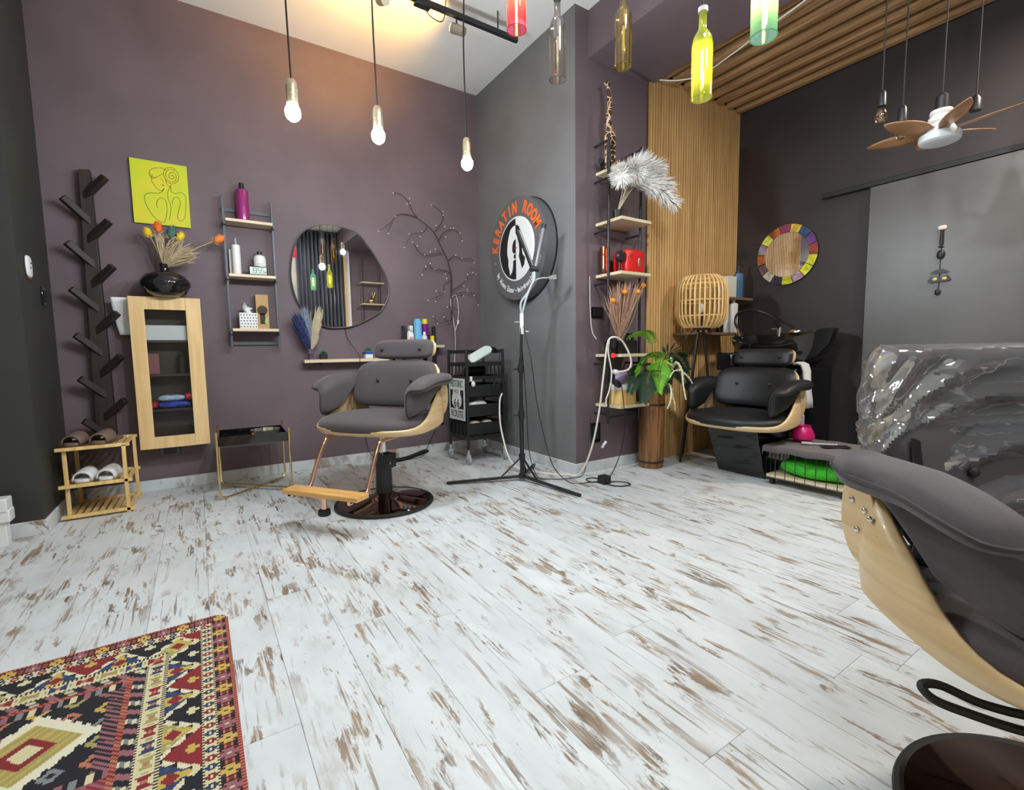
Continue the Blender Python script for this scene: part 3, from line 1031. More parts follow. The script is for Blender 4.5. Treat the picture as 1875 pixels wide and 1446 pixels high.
# bottle rack beside the mirror
t = thing('bottle_rack', 'black wall rack with pale boards behind the styling chair', 'shelf', (1.76, 4.2, .45))
for xx in (1.60, 1.90):
    put('upright', MB().box(xx - .012, xx + .012, 4.215, YA - .001, .45, 1.215), M['black_metal'], t, bev=.002)
for zz in (1.015, .62):
    put('shelf_board', MB().box(1.56, 1.955, 4.12, YA - .002, zz, zz + .022), M['shelf_wood'], t, bev=.001)
put('crossbar', MB().box(1.612, 1.888, 4.235, 4.25, 1.11, 1.135), M['black_metal'], t)
put('hook', MB().box(1.545, 1.588, 4.13, 4.15, 1.08, 1.16), M['black'], t, bev=.005)
zr = 1.0375
t = bottle('white spray bottle on the rack behind the chair headrest', (1.638, 4.165, zr), .032, .135, M['white'], None, neck=.7, name='spray_bottle')
put('trigger', MB().box(-.016, .016, -.03, .02, .135, .175).box(-.007, .007, -.045, -.028, .12, .165), M['white'], t, world=False, bev=.004)
put('label_print', MB().box(-.018, .018, -.0325, -.0318, .04, .075), mat('pink_label', (.65, .30, .30), .5), t, world=False)
bottle('light blue bottle on the rack behind the chair headrest', (1.715, 4.175, zr), .038, .225, mat('sky_blue_plastic', (.16, .47, .72), .3), mat('sky_blue_cap', (.12, .40, .66), .3), (.85, .012), .97)
bottle('purple bottle with a yellow cap on the rack', (1.79, 4.185, zr), .030, .195, mat('purple_plastic', (.20, .01, .22), .25), mat('yellow_cap', (.80, .60, .01), .35), (.9, .045), .97)
bottle('small white bottle in front of the light blue one', (1.762, 4.135, zr), .026, .09, mat('frosted_white', (.55, .62, .66), .35), M['white'], (.5, .03), .8)
bottle('short yellow capped jar at the end of the rack', (1.845, 4.15, zr), .022, .045, M['white'], mat('yellow_lid', (.80, .62, .01), .35), (.95, .04), .97, name='jar')

socket('black wall socket behind the styling chair', (1.945, YA, .33), 'y', .085, .13)
one('socket_cable', 'thin dark cable running from the wall socket along the floor behind the chair', 'cable',
    MB().tube(spl([(1.93, 4.235, .30), (1.80, 4.20, .10), (1.70, 4.13, .006), (1.50, 4.08, .006), (1.35, 4.15, .006), (1.24, 4.2, .08), (1.20, 4.24, .3)], 6), .0035, 5), M['black'])

# gold tray table
t = thing('tray_table', 'folding brass wire table with a black tray beside the cabinet', 'side table', (.30, 3.88, 0))
c = [(.075, 3.69), (.51, 3.65), (.525, 4.08), (.095, 4.09)]
ztop = .43
def xleg(a, b):
    (ax, ay), (bx_, by) = a, b
    def L2(s):
        return (ax + (bx_ - ax) * s, ay + (by - ay) * s)
    p = [(*a, ztop + .03), (*a, .05), (*L2(.02), .02), (*L2(.07), .008), (*L2(.5), .008), (*L2(.93), .008), (*L2(.98), .02), (*b, .05), (*b, ztop + .03)]
    return p
put('leg_frame', MB().tube(xleg(c[0], c[2]), .0075, 8), M['gold'], t)
p2 = [(x, y, z + (.0155 if z < .04 else 0)) for x, y, z in xleg(c[1], c[3])]
put('leg_frame', MB().tube(p2, .0075, 8), M['gold'], t)
for (a, b) in ((c[0], c[3]), (c[1], c[2])):
    put('top_rail', MB().cyl((*a, .355), (*b, .355), .006, n=8), M['gold'], t)
tray = put('tray', MB().prism([(.085, 3.70), (.50, 3.665), (.515, 4.07), (.105, 4.08)], 'xy', .363, .369)
           .bar((.085, 3.70, .395), (.50, 3.665, .395), .008, .06).bar((.50, 3.665, .395), (.515, 4.07, .395), .008, .06).bar((.515, 4.07, .395), (.105, 4.08, .395), .008, .06).bar((.105, 4.08, .395), (.085, 3.70, .395), .008, .06), M['gloss_black'], t)
one('glass_dish', 'low round glass dish on the black tray', 'dish', MB().lathe([(0, .3695), (.085, .3695), (.095, .40), (.098, .432), (.093, .432), (.088, .40), (.08, .378), (0, .376)], (.385, 3.87, 0), 28), mat('silvered_glass', (.6, .58, .5), .08, .85))
for k, (cc, ps, lb) in enumerate([((.35, .10, .45), (.17, 3.79), 'purple wrapped sweet on the black tray'), ((.40, .03, .04), (.205, 3.84), 'red wrapped sweet on the black tray'), ((.75, .55, .2), (.245, 3.87), 'gold wrapped sweet on the black tray'), ((.72, .55, .45), (.13, 3.80), 'cream wrapped sweet on the black tray')]):
    one('wrapped_sweet', lb, 'sweet', MB().sup((ps[0], ps[1], .3835), (.026, .014, .014), 1, 1, 12, 8, None, rot('Z', 30 + 40 * k)).prism([(ps[0] + .02, ps[1] - .012), (ps[0] + .042, ps[1] - .018), (ps[0] + .042, ps[1] + .018), (ps[0] + .02, ps[1] + .004)], 'xy', .381, .386), mat('sweet_foil', cc, .25), 'sweets on the tray')

# lit twig branch on the wall
t = thing('light_branch', 'brown twig branch with tiny lights fixed to the aubergine wall', 'wall light', (2.1, 4.22, 1.2))
def W(x, z):
    return (x, 4.225, z)
BR = [([(2.094, 1.274), (2.091, 1.527), (2.095, 1.652), (2.090, 1.727), (2.059, 1.849), (2.000, 1.954), (1.968, 2.023), (1.930, 2.085), (1.859, 2.142), (1.764, 2.195)], .011),
      ([(1.764, 2.195), (1.657, 2.207), (1.576, 2.192), (1.525, 2.134), (1.475, 2.088), (1.390, 2.024)], .007), ([(1.525, 2.128), (1.492, 2.061), (1.476, 2.016)], .004),
      ([(1.764, 2.195), (1.714, 2.241), (1.691, 2.301), (1.607, 2.369), (1.534, 2.368)], .007), ([(1.696, 2.267), (1.662, 2.297)], .003), ([(1.691, 2.307), (1.687, 2.347)], .003),
      ([(1.852, 2.136), (1.831, 2.085), (1.752, 2.052), (1.669, 2.036)], .006), ([(1.700, 2.034), (1.661, 1.977), (1.621, 1.912)], .004), ([(1.811, 2.071), (1.777, 2.028)], .003),
      ([(1.930, 2.085), (1.979, 2.146), (2.015, 2.211), (1.997, 2.269), (1.944, 2.303), (1.891, 2.319)], .007), ([(2.015, 2.223), (2.015, 2.281)], .003), ([(1.979, 2.140), (2.027, 2.146)], .003), ([(1.944, 2.099), (1.936, 2.143)], .003),
      ([(1.968, 2.011), (2.011, 2.083), (2.088, 2.129), (2.158, 2.113), (2.205, 2.033)], .007), ([(2.081, 2.122), (2.119, 2.141)], .003), ([(1.996, 2.051), (2.031, 2.052)], .003), ([(2.158, 2.113), (2.186, 2.106)], .003),
      ([(1.999, 1.898), (1.917, 1.884), (1.817, 1.860), (1.747, 1.898), (1.698, 1.964)], .007), ([(1.985, 1.909), (1.925, 1.928)], .004), ([(1.876, 1.874), (1.873, 1.898)], .003), ([(1.747, 1.898), (1.746, 1.939)], .003),
      ([(2.066, 1.837), (2.116, 1.885), (2.201, 1.864), (2.295, 1.876), (2.331, 1.837)], .007), ([(2.116, 1.881), (2.135, 1.893)], .003), ([(2.315, 1.795), (2.318, 1.744)], .003),
      ([(2.087, 1.721), (1.994, 1.744), (1.912, 1.738), (1.860, 1.770), (1.820, 1.761)], .007), ([(1.912, 1.744), (1.826, 1.749), (1.784, 1.682)], .004), ([(2.014, 1.734), (2.020, 1.707)], .003), ([(1.873, 1.771), (1.870, 1.793)], .003),
      ([(2.092, 1.558), (2.172, 1.607), (2.239, 1.662), (2.276, 1.709), (2.348, 1.726)], .007), ([(2.179, 1.607), (2.215, 1.610)], .003), ([(2.264, 1.695), (2.259, 1.721)], .003),
      ([(2.092, 1.640), (2.033, 1.667)], .004), ([(2.067, 1.644), (2.003, 1.597), (2.008, 1.535), (1.917, 1.487), (1.833, 1.452)], .006), ([(1.973, 1.521), (1.922, 1.543)], .004), ([(1.938, 1.494), (1.913, 1.446)], .004),
      ([(2.101, 1.521), (2.170, 1.537), (2.257, 1.548), (2.338, 1.527), (2.367, 1.430)], .006), ([(2.257, 1.548), (2.252, 1.576)], .003), ([(2.177, 1.534), (2.210, 1.512)], .003), ([(2.301, 1.535), (2.328, 1.523)], .003),
      ([(2.098, 1.401), (2.031, 1.398)], .005), ([(2.109, 1.408), (2.150, 1.352)], .004), ([(2.092, 1.299), (2.063, 1.271), (1.923, 1.239)], .006), ([(1.937, 1.252), (1.884, 1.304)], .005), ([(2.027, 1.266), (1.994, 1.303)], .004)]
tips = MB()
M['twig'] = mat('brown_twig', (.030, .018, .018), .7)
for k, (pl, r) in enumerate(BR):
    q = [W(*p) for p in pl]
    if k:
        q = [(a, b - .012 - .03 * i / len(q), c_) for i, (a, b, c_) in enumerate(q)]
    else:
        q = [(a, b, c_) for (a, b, c_) in q]
    s = spl(q, 4)
    put('branch' if k else 'stem', MB().tube(s, [r * .62 * (1 - .6 * i / len(s)) for i in range(len(s))], 6), M['twig'], t)
    if k:
        tips.sup(s[-1], (.005, .005, .005), 1, 1, 6, 4)
        if len(pl) > 3:
            tips.sup(Vector(s[len(s) // 2]) + Vector((0, -.006, .006)), (.004, .004, .004), 1, 1, 6, 4)
tl_ = put('tiny_lights', tips, mat('led_grain', (.85, .8, .78), .3, emit=(1, .85, .75), estr=.4), t)
tl_['kind'] = 'stuff'
put('white_wire', MB().tube(spl([W(2.101, 1.502), W(2.082, 1.438), W(2.120, 1.185), W(2.121, 1.031), (2.12, 4.24, .95), (2.1, 4.24, .7)], 5), .0035, 5)
    .tube(spl([W(2.101, 1.502), W(2.141, 1.517), W(2.163, 1.403), W(2.155, 1.275), W(2.122, 1.173)], 5), .003, 5), M['offwhite'], t)
put('wire_switch', MB().sup(W(2.156, 1.260), (.009, .008, .022), .6, .6, 12, 8), M['white'], t)
# ================================================================== salon chairs (local: +X = where the sitter looks, +Y = sitter's left)
def shell_mesh(zo):
    """bent plywood tray: flat under the cushion, curling up along the front and rising into two wings at the sides"""
    nt, nr = 72, 14
    grid = []
    for j in range(nr + 1):
        s = j / nr
        row = []
        for i in range(nt):
            th = 2 * pi * i / nt
            c_, s_ = cos(th), sin(th)
            rx = .315 if c_ > 0 else .25
            ox, oy = rx * sgnpow(c_, .82), .405 * sgnpow(s_, .75)
            da = abs(math.atan2(sin(th), cos(th))) - radians(104)
            side = math.exp(-(da / radians(27 if da < 0 else 36)) ** 2)
            rimz = .525 + .215 * side - (.03 if c_ < -.8 else 0)
            if s < .68:
                u = s / .68
                pf, hf = u * .95, .10 * u ** 3
            else:
                u = (s - .68) / .32
                pf = .95 + .06 * sin(u * pi * .62) - side * .15 * u ** 1.4
                hf = .10 + .90 * u ** 1.05
            z = .486 + (rimz - .486) * hf
            row.append((ox * pf - .02 - side * .05 * (hf ** 1.3), oy * pf, z + zo))
        grid.append(row)
    mb = MB()
    vs = [p for r in grid for p in r]
    fs = [(j * nt + i, j * nt + (i + 1) % nt, (j + 1) * nt + (i + 1) % nt, (j + 1) * nt + i) for j in range(nr) for i in range(nt)]
    mb.add(vs, fs)
    return mb


def pad(path, wid, thk, n=20, e=.55, taper=.35, side=(0, 1, 0)):
    """upholstered pad swept along a path; wid = half width along 'side', thk = half thickness"""
    P = spl(path, 6)
    m = len(P)
    vs, fs = [], []
    sv = Vector(side).normalized()
    for i in range(m):
        d = (P[min(i + 1, m - 1)] - P[max(i - 1, 0)]).normalized()
        nrm = d.cross(sv).normalized()
        t = i / (m - 1)
        k = min(1.0, ((min(t, 1 - t) + .004) / .10)) ** .45
        for a in range(n):
            th = 2 * pi * a / n
            vs.append(P[i] + sv * (wid * (taper + (1 - taper) * k) * sgnpow(cos(th), e)) + nrm * (thk * k * sgnpow(sin(th), e)))
    for i in range(m - 1):
        for a in range(n):
            fs.append((i * n + a, i * n + (a + 1) % n, (i + 1) * n + (a + 1) % n, (i + 1) * n + a))
    fs.append(tuple(reversed(range(n))))
    fs.append(tuple((m - 1) * n + a for a in range(n)))
    return MB().add(vs, fs)


def curved_cushion(x0, z0, hw, hh, th, lean, wrap, e=.42):
    """upright cushion centred at (x0, z0), leaning back, its sides wrapping forward"""
    def fn(x, y, z):
        return (x0 + x + wrap * y * y - lean * z, y, z0 + z)
    return MB().sup((0, 0, 0), (th, hw, hh), .55, 1, 4, 2) if False else _cush(hw, hh, th, e, fn)


def _cush(hw, hh, th, e, fn, n=28, m=18):
    """pillow: front and back faces domed, rounded-rectangle outline"""
    mb = MB()
    for sgn in (1, -1):
        g = []
        for i in range(m + 1):
            row = []
            for j in range(n + 1):
                a, b = -1 + 2 * i / m, -1 + 2 * j / n
                # rounded square mapping
                aa = a * sqrt(max(0, 1 - .24 * b ** 4)); bb = b * sqrt(max(0, 1 - .24 * a ** 4))
                dome = max(0.0, (1 - abs(a) ** 5) * (1 - abs(b) ** 7)) ** .5
                row.append(fn(sgn * th * dome, bb * hw, aa * hh))
            g.append(row)
        mb.sheet(g)
    return mb


def make_chair(label, loc, rz, fab, pipe, zo=0.0, kind='styling', group=None, bo=(0, 0), turn=0.0):
    t = thing('salon_chair', label, 'chair', loc, rz, group)
    P = dict(world=False)
    put('plywood_shell', shell_mesh(zo), M['ply'], t, solid=.013, **P)
    # seat
    st = put('seat', MB().sup((.01, 0, .538 + zo), (.30, .385, .058), .62, .80, 48, 16, lambda x, y, z: (x, y, z + .010 * (1 - (y / .4) ** 2) - .016 * max(0, x / .3) ** 2)), fab, t, **P)
    # backrest and headrest
    bk = put('backrest', curved_cushion(-.215, .765 + zo, .315, .155, .055, .30, .75), fab, t, **P)
    def shellpiece(x0, z0, hw, hh, lean, wrap):
        g = []
        for i in range(9):
            row = []
            for j in range(17):
                a, b = -1 + 2 * i / 8, -1 + 2 * j / 16
                aa = a * sqrt(1 - .3 * b ** 4); bb = b * sqrt(1 - .3 * a ** 4)
                row.append((x0 + wrap * (bb * hw) ** 2 - lean * aa * hh, bb * hw, z0 + aa * hh))
            g.append(row)
        return MB().sheet(g)
    put('backrest_shell', shellpiece(-.264, .765 + zo, .312, .150, .30, .75), M['ply'], bk, solid=.012, **P)
    hd = put('headrest', curved_cushion(-.295, .993 + zo, .232, .068, .046, .28, .5), fab, t, **P)
    put('headrest_shell', shellpiece(-.336, .993 + zo, .228, .064, .28, .5), M['ply'], hd, solid=.012, **P)
    def btn(x, y, z):
        return MB().sup((x, y, z), (.008, .012, .012), 1, 1, 12, 8)
    for y in (-.15, .15):
        put('button', btn(-.242 + .5 * .0225, y, .995 + zo), pipe, hd, **P)
    for y in (-.13, .13):
        put('button', btn(-.158 + .75 * .017, y, .79 + zo), pipe, bk, **P)
    for y in (-.13, .13):
        put('back_bracket', MB().bar((-.315, y, .84 + zo), (-.352, y, 1.0 + zo), .03, .006, (1, 0, 0)), M['black_metal'], t, **P)
    # armrests: a broad pad, flat on top, folding down on the inside beside the seat
    for s in (-1, 1):
        def arm_pt(d, b, a, s=s):
            x = -.022 + .200 * a
            f = (a + 1) / 2
            drop = .03 + .115 * min(1, max(0, (f - .22) / .33)) ** 1.3
            ztop = .808 - .012 * f - .045 * max(0, f - .55) ** 1.4 / .45 ** 1.4 + zo
            R_ = .040
            l1, l2 = .070, R_ * pi / 2
            q = (b + 1) / 2 * (l1 + l2 + drop)
            yo = .445 - .02 * f - .03 * max(0, .25 - f) * 4
            if q < l1:
                y, z, ny, nz_ = yo - q, ztop - .10 * (l1 - q), 0.0, 1.0
            elif q < l1 + l2:
                t_ = (q - l1) / R_
                y, z, ny, nz_ = yo - l1 - R_ * sin(t_), ztop - R_ * (1 - cos(t_)), -sin(t_), cos(t_)
            else:
                y, z, ny, nz_ = yo - l1 - R_, ztop - R_ - (q - l1 - l2), -1.0, 0.0
            return (x + .02 * (0 if q < l1 else (q - l1) / .2), s * (y + ny * d), z + nz_ * d)
        ar = put('armrest', _cush(1, 1, .036, .4, arm_pt, 30, 26), fab, t, **P)
        ring = [(-1 + 2 * k / 20, -1) for k in range(20)] + [(1, -1 + 2 * k / 20) for k in range(20)] + [(1 - 2 * k / 20, 1) for k in range(20)] + [(-1, 1 - 2 * k / 20) for k in range(20)]
        ring = [(b * sqrt(max(0, 1 - .24 * a ** 4)), a * sqrt(max(0, 1 - .24 * b ** 4))) for b, a in ring]
        put('piping', MB().tube([arm_pt(0, b, a) for b, a in ring], .0055, 6, True), pipe, ar, **P)
        # rear plywood tab that ties the arm to the back
        tab = [(-.14, .59), (-.135, .66), (-.15, .74), (-.20, .775), (-.235, .74), (-.24, .66), (-.215, .60), (-.18, .575)]
        pts = [(p.x, p.y + zo) for p in spl([(a, b, 0) for a, b in tab], 4, True)]
        tb = put('rear_tab', MB().prism(pts, 'xz', s * .345 - .007, s * .345 + .007), M['ply'], t, bev=.002, **P)
        for (bx_, bz) in ((-.165, .70), (-.205, .715), (-.185, .65)):
            put('bolt', MB().sup((bx_, s * .354, bz + zo), (.007, .004, .007), 1, 1, 10, 6), M['chrome'], tb, **P)
        for (bx_, bz) in ((-.125, .695), (-.095, .665)):
            put('bolt', MB().sup((bx_, s * .370, bz + zo), (.007, .006, .007), 1, 1, 10, 6), M['chrome'], t, **P)
    if kind == 'styling':
        # the foot stays put while the seat swivels on it: bo = its centre, turn = its own rotation
        BM = Matrix.Translation((bo[0], bo[1], 0)) @ Matrix.Rotation(turn, 4, 'Z')
        base = put('base', MB().lathe([(0, 0), (.292, 0), (.298, .010), (.290, .022), (.22, .036), (.13, .050), (.075, .062), (.055, .075), (0, .075)], (0, 0, 0), 64).xf(BM), M['bronze'], t, **P)
        put('rubber_ring', MB().tube([(.300 * cos(a * pi / 32), .300 * sin(a * pi / 32), .012) for a in range(64)], .012, 8, True).xf(BM), M['rubber'], base, **P)
        pump = put('pump', MB().cyl((0, 0, .075), (0, 0, .33), .052, .050, 24).box(-.04, .06, .02, .07, .24, .33).xf(BM), M['black_metal'], t, bev=.002, **P)
        put('pump_screw', MB().cyl((.03, .07, .275), (.03, .076, .275), .009, n=12).xf(BM), M['chrome'], pump, **P)
        put('piston', MB().cyl((0, 0, .33), (0, 0, .47 + zo), .023, n=20).xf(BM), M['chrome'], t, **P)
        put('seat_plate', MB().box(-.12, .12, -.12, .12, .468 + zo, .48 + zo), M['black_metal'], t, bev=.004, **P)
        put('pump_lever', MB().tube(spl([(-.03, .045, .285), (-.09, .085, .28), (-.16, .13, .295), (-.205, .175, .315), (-.228, .192, .31), (-.232, .172, .298), (-.20, .14, .285), (-.12, .075, .265), (-.03, .02, .262)], 6), .0085, 8).xf(BM), M['rubber'], t, **P)
        for s in (-1, 1):
            put('footrest_rod', MB().tube(spl([(.10, s * .19, .468 + zo), (.26, s * .195, .466 + zo), (.30, s * .195, .44 + zo), (.37, s * .20, .31), (.41, s * .20, .225), (.45, s * .20, .198), (.56, s * .195, .188)], 6), .0115, 10), M['copper'], t, **P)
        put('foot_board', MB().box(.47, .57, -.255, .255, .20, .228), M['foot_wood'], t, bev=.004, **P)
        put('foot_post', MB().cyl((.53, 0, .12), (.53, 0, .20), .014, n=14), M['copper'], t, **P)
        put('foot_bumper', MB().lathe([(0, .095), (.030, .095), (.034, .103), (.032, .125), (.02, .128), (0, .128)], (.53, 0, 0), 20), M['rubber'], t, **P)
        for y in (-.225, .225):
            put('rod_cap', MB().cyl((.545, y, .185), (.545, y, .20), .012, n=12), M['rubber'], t, **P)
    return t


make_chair('plum styling chair with pale plywood shell in front of the mirror', (.962, 2.986, 0), radians(215), M['fabric'], M['piping'], group='plum styling chairs')
C2, R2, ZO2 = (1.44, .11, 0), radians(237), -.10
make_chair('plum styling chair at the right picture edge, its back under clear plastic', C2, R2, M['fabric'], M['piping'], ZO2, group='plum styling chairs', bo=(.10, -.07), turn=radians(112))
wash = make_chair('black leather wash chair on a black pedestal before the basin', (3.42, 2.05, 0), radians(180), M['leather'], M['black'], -.10, 'wash')
put('pedestal', MB().add([(-.02, -.19, 0), (-.02, .19, 0), (-.355, .19, 0), (-.355, -.19, 0), (.13, -.20, .375), (.13, .20, .375), (-.355, .20, .375), (-.355, -.20, .375)],
    [(0, 1, 2, 3), (7, 6, 5, 4), (0, 4, 5, 1), (1, 5, 6, 2), (2, 6, 7, 3), (3, 7, 4, 0)]), M['gloss_black'], wash, world=False, bev=.006)
put('seat_tray', MB().box(-.3, .13, -.2, .2, .374, .384), M['black_metal'], wash, world=False)

# clear plastic cover over the back of the near chair
def cover(fnm):
    rng = random.Random(11)
    waves = [(rng.choice((2, 3, 4, 5, 7)), rng.uniform(1.5, 7), rng.uniform(0, 6.3), rng.uniform(.4, 1)) for _ in range(9)]
    def crease(u, v):
        s = 0
        for (p, q, ph, am) in waves:
            w_ = sin(p * u + q * v + ph + 1.2 * sin(2.1 * v + u))
            s += am * (1 - 2 * abs(w_) ** .75) / (1.5 + .35 * (p + q))
        return s
    n, m = 110, 70
    g = []
    for i in range(m + 1):
        v = i / m
        row = []
        for j in range(n + 1):
            u = j / n * 2 * pi
            tp = max(0, (v - .90) / .10)
            hw = .338 - .075 * max(0, (v - .5) / .5) ** 1.4 - .02 * tp
            th = (.115 - .035 * v) * sqrt(max(0.0, 1 - tp ** 2))
            cu, su = sgnpow(cos(u), .62), sgnpow(sin(u), .62)
            d = crease(u, v * 3.1)
            k = .35 + .65 * (1 - v)
            yy = hw * cu * (1 + .08 * d * k)
            xx = (th + .055 * d * k * (1 - tp)) * su
            z = .60 + .472 * v - .03 * cu * (1 - v) + .012 * d * (1 - v)
            row.append((-.232 + xx + .55 * yy * yy - .30 * (z - .765), yy, z + ZO2))
        g.append(row)
    return MB().sheet(g)
cv = thing('plastic_cover', 'crumpled clear plastic cover over the back of the near chair', 'cover', C2, R2)
put('film', cover(0), clear('crumpled_clear_plastic', (.90, .90, .93), .05, .27, .48, bump=.55, bscale=6, milky=.15), cv, world=False)
g = [(-.225 + .115 * sgnpow(sin(a * pi / 30), .62) + .55 * (.338 * sgnpow(cos(a * pi / 30), .62)) ** 2 - .30 * (.60 - .765), .338 * sgnpow(cos(a * pi / 30), .75), .602 - .03 * cos(a * pi / 30) + ZO2) for a in range(60)]
put('elastic_hem', MB().tube(g, .008, 6, True), M['black'], cv, world=False)
for (a, b) in (((-.058, -.285, .63), (-.092, -.29, .745)), ((-.105, -.285, .78), (-.145, -.265, .865))):
    put('strap', MB().bar((a[0], a[1], a[2] + ZO2), (b[0], b[1], b[2] + ZO2), .026, .003, (1, .3, .3)), M['black'], cv, world=False)
# ================================================================== trolley, sign, lamp stand
x0, x1, y0, y1 = 1.90, 2.26, 3.585, 3.93
t = thing('salon_trolley', 'black four tier salon trolley with casters in the corner', 'trolley', ((x0 + x1) / 2, (y0 + y1) / 2, 0))
for (px, py) in ((x0, y0), (x1, y0), (x0, y1), (x1, y1)):
    put('post', MB().bar((px, py, .13), (px, py, .99), .02, .02, (1, 0, 0)), M['black_metal'], t, bev=.002)
    k = put('caster', MB().cyl((px, py, .09), (px, py, .13), .011, n=10).box(px - .018, px + .018, py - .014, py + .014, .05, .092), M['chrome'], t, bev=.003)
    put('wheel', MB().lathe([(0, -.012), (.025, -.012), (.036, -.010), (.036, .010), (.025, .012), (0, .012)], (px, py, .0365), 20, 'x'), M['grey_plastic'], k)
for zz in (.97, .86, .745, .225):
    for (a, b) in (((x0, y0), (x1, y0)), ((x0, y0), (x0, y1)), ((x1, y0), (x1, y1)), ((x0, y1), (x1, y1))):
        if zz == .97 and a == (x0, y0) and b == (x1, y0):
            continue
        if zz == .97 and a == (x0, y1):
            continue
        put('rail', MB().bar((*a, zz), (*b, zz), .014, .03), M['black_metal'], t)
for k in range(1, 5):
    yy = y0 + (y1 - y0) * k / 5
    for xx in (x0, x1):
        put('spindle', MB().cyl((xx, yy, .745), (xx, yy, .86), .005, n=6), M['black_metal'], t)
    put('spindle', MB().cyl((x0, yy, .225), (x0, yy, .34), .005, n=6), M['black_metal'], t)
for zz in (.85, .735):
    put('tier', MB().box(x0 + .01, x1 - .01, y0 + .01, y1 - .01, zz - .006, zz), M['black_metal'], t)
for zz in (.245, .405, .575):
    m_ = MB().box(x0 + .012, x1 - .012, y0 + .006, y1 - .006, zz, zz + .006)
    h = .11
    m_.box(x0 + .012, x1 - .012, y0 + .006, y0 + .011, zz, zz + h).box(x0 + .012, x1 - .012, y1 - .011, y1 - .006, zz, zz + h).box(x0 + .012, x0 + .017, y0 + .006, y1 - .006, zz, zz + h).box(x1 - .017, x1 - .012, y0 + .006, y1 - .006, zz, zz + h)
    put('drawer', m_, M['black'], t)
put('top_tray_contents_rail', MB().bar((x0, y1, .97), (x1, y1, .97), .014, .03), M['black_metal'], t)

# route sign hung on the trolley side
t = thing('route_sign', 'white and black metal route 66 sign on the side of the trolley', 'sign', (x0 - .016, 3.75, .37))
xs = x0 - .012
ya, yb, za, zb = 3.905, 3.605, .375, .74    # ya is its far edge
put('plate', MB().box(xs - .003, xs, yb, ya, za, zb), mat('aged_mint_white_enamel', (.62, .70, .65), .4, var=.12, vscale=20), t, bev=.0008)
put('black_panel', MB().box(xs - .0042, xs - .003, yb + .025, ya - .025, za + .10, zb - .10), M['black'], t)
yc = (ya + yb) / 2
def shield(s):
    half = [(0, .118), (.030, .108), (.050, .118), (.075, .105), (.068, .075), (.072, .045), (.088, .01), (.092, -.03), (.080, -.07), (.050, -.095), (.018, -.105), (0, -.125)]
    h2 = [(a * s, b * s) for a, b in half]
    return h2 + [(-a, b) for a, b in reversed(h2[1:-1])]
zc = .565
put('shield', MB().prism([(yc - a, zc + b * .82) for a, b in shield(1.0)], 'yz', xs - .0052, xs - .0042), M['paper'], t)
put('shield_line', MB().box(xs - .0056, xs - .0052, yc - .06, yc + .06, zc + .035, zc + .0375), M['black'], t)
XM = Matrix(((0, 0, -1, 0), (-1, 0, 0, 0), (0, 1, 0, 0), (0, 0, 0, 1)))   # letters facing -X, reading towards -Y
def xtext(body, size, c, m_, name, parent, bold=0, sx=1.0):
    put(name, text_mb(body, size, bold, sx, .0008).xf(Matrix.Translation(Vector(c)) @ XM), m_, parent, smooth=0)
xtext('HISTORIC', .085, (xs - .0034, yc, zb - .05), M['black'], 'lettering', t, .0006, .62)
xtext('ROUTE', .085, (xs - .0034, yc, za + .05), M['black'], 'lettering', t, .0006, .85)
xtext('WEST', .045, (xs - .0056, yc, zc + .06), M['black'], 'lettering', t, 0, .9)
xtext('US', .026, (xs - .0056, yc, zc + .015), M['grey_plastic'], 'lettering', t)
for dy in (.029, -.029):
    xtext('6', .105, (xs - .0056, yc + dy, zc - .045), M['black'], 'lettering', t, .0012, .95)

# things on the trolley
t = thing('hair_iron_case', 'pale grey flat hair tool lying tilted on the trolley top', 'hair tool', (2.06, 3.66, .95))
Rr = rot('Y', -26)
mbx = MB().prism([(-.12, -.03), (-.10, -.045), (.09, -.045), (.125, -.02), (.125, .02), (.09, .045), (-.10, .045), (-.12, .03)], 'xy', -.014, .014)
mbx.xf(Matrix.Translation((2.055, 3.63, .945)) @ (Rr @ rot('X', 42)).to_4x4())
put('body', mbx, mat('mint_grey_plastic', (.55, .62, .58), .3), t, bev=.006)
put('handle', MB().tube(spl([(2.15, 3.63, .99), (2.20, 3.64, 1.0), (2.245, 3.66, .975)], 4), .011, 8), M['black'], t)
put('cord', MB().tube(spl([(2.235, 3.59, .975), (2.215, 3.575, .88), (2.20, 3.572, .76), (2.15, 3.57, .66), (2.18, 3.565, .60), (2.25, 3.56, .63)], 5), .004, 6), M['black'], t)
M['white_towel'] = mat('white_terry', (.66, .66, .67), .9, bump=.8, bscale=400)
M['beige_towel'] = mat('beige_terry', (.62, .54, .42), .9, bump=.8, bscale=400)
one('folded_cloth', 'crumpled white cloth in the middle trolley drawer', 'cloth', MB().sup((2.03, 3.68, .50), (.10, .07, .045), .8, .7, 24, 10, lambda x, y, z: (x, y, z + .012 * sin(40 * x) * cos(35 * y))), M['white_towel'])
for k, (xx, lb) in enumerate([(2.0, 'round beige sponge in the lowest trolley drawer, next to the route sign'), (2.12, 'round beige sponge in the lowest trolley drawer, next to the lamp stand')]):
    one('sponge', lb, 'sponge', MB().sup((xx, 3.66, .335), (.058, .05, .036), .9, .9, 20, 10), M['beige_towel'], 'sponges in the trolley')
t = thing('hair_dryer', 'black hair dryer on the upper trolley tier', 'hair dryer', (2.08, 3.75, .745))
put('barrel', MB().cyl((1.97, 3.72, .80), (2.15, 3.76, .80), .04, .05, 20), M['black'], t)
put('grip', MB().cyl((2.12, 3.75, .76), (2.2, 3.85, .765), .018, .02, 12), M['black'], t)
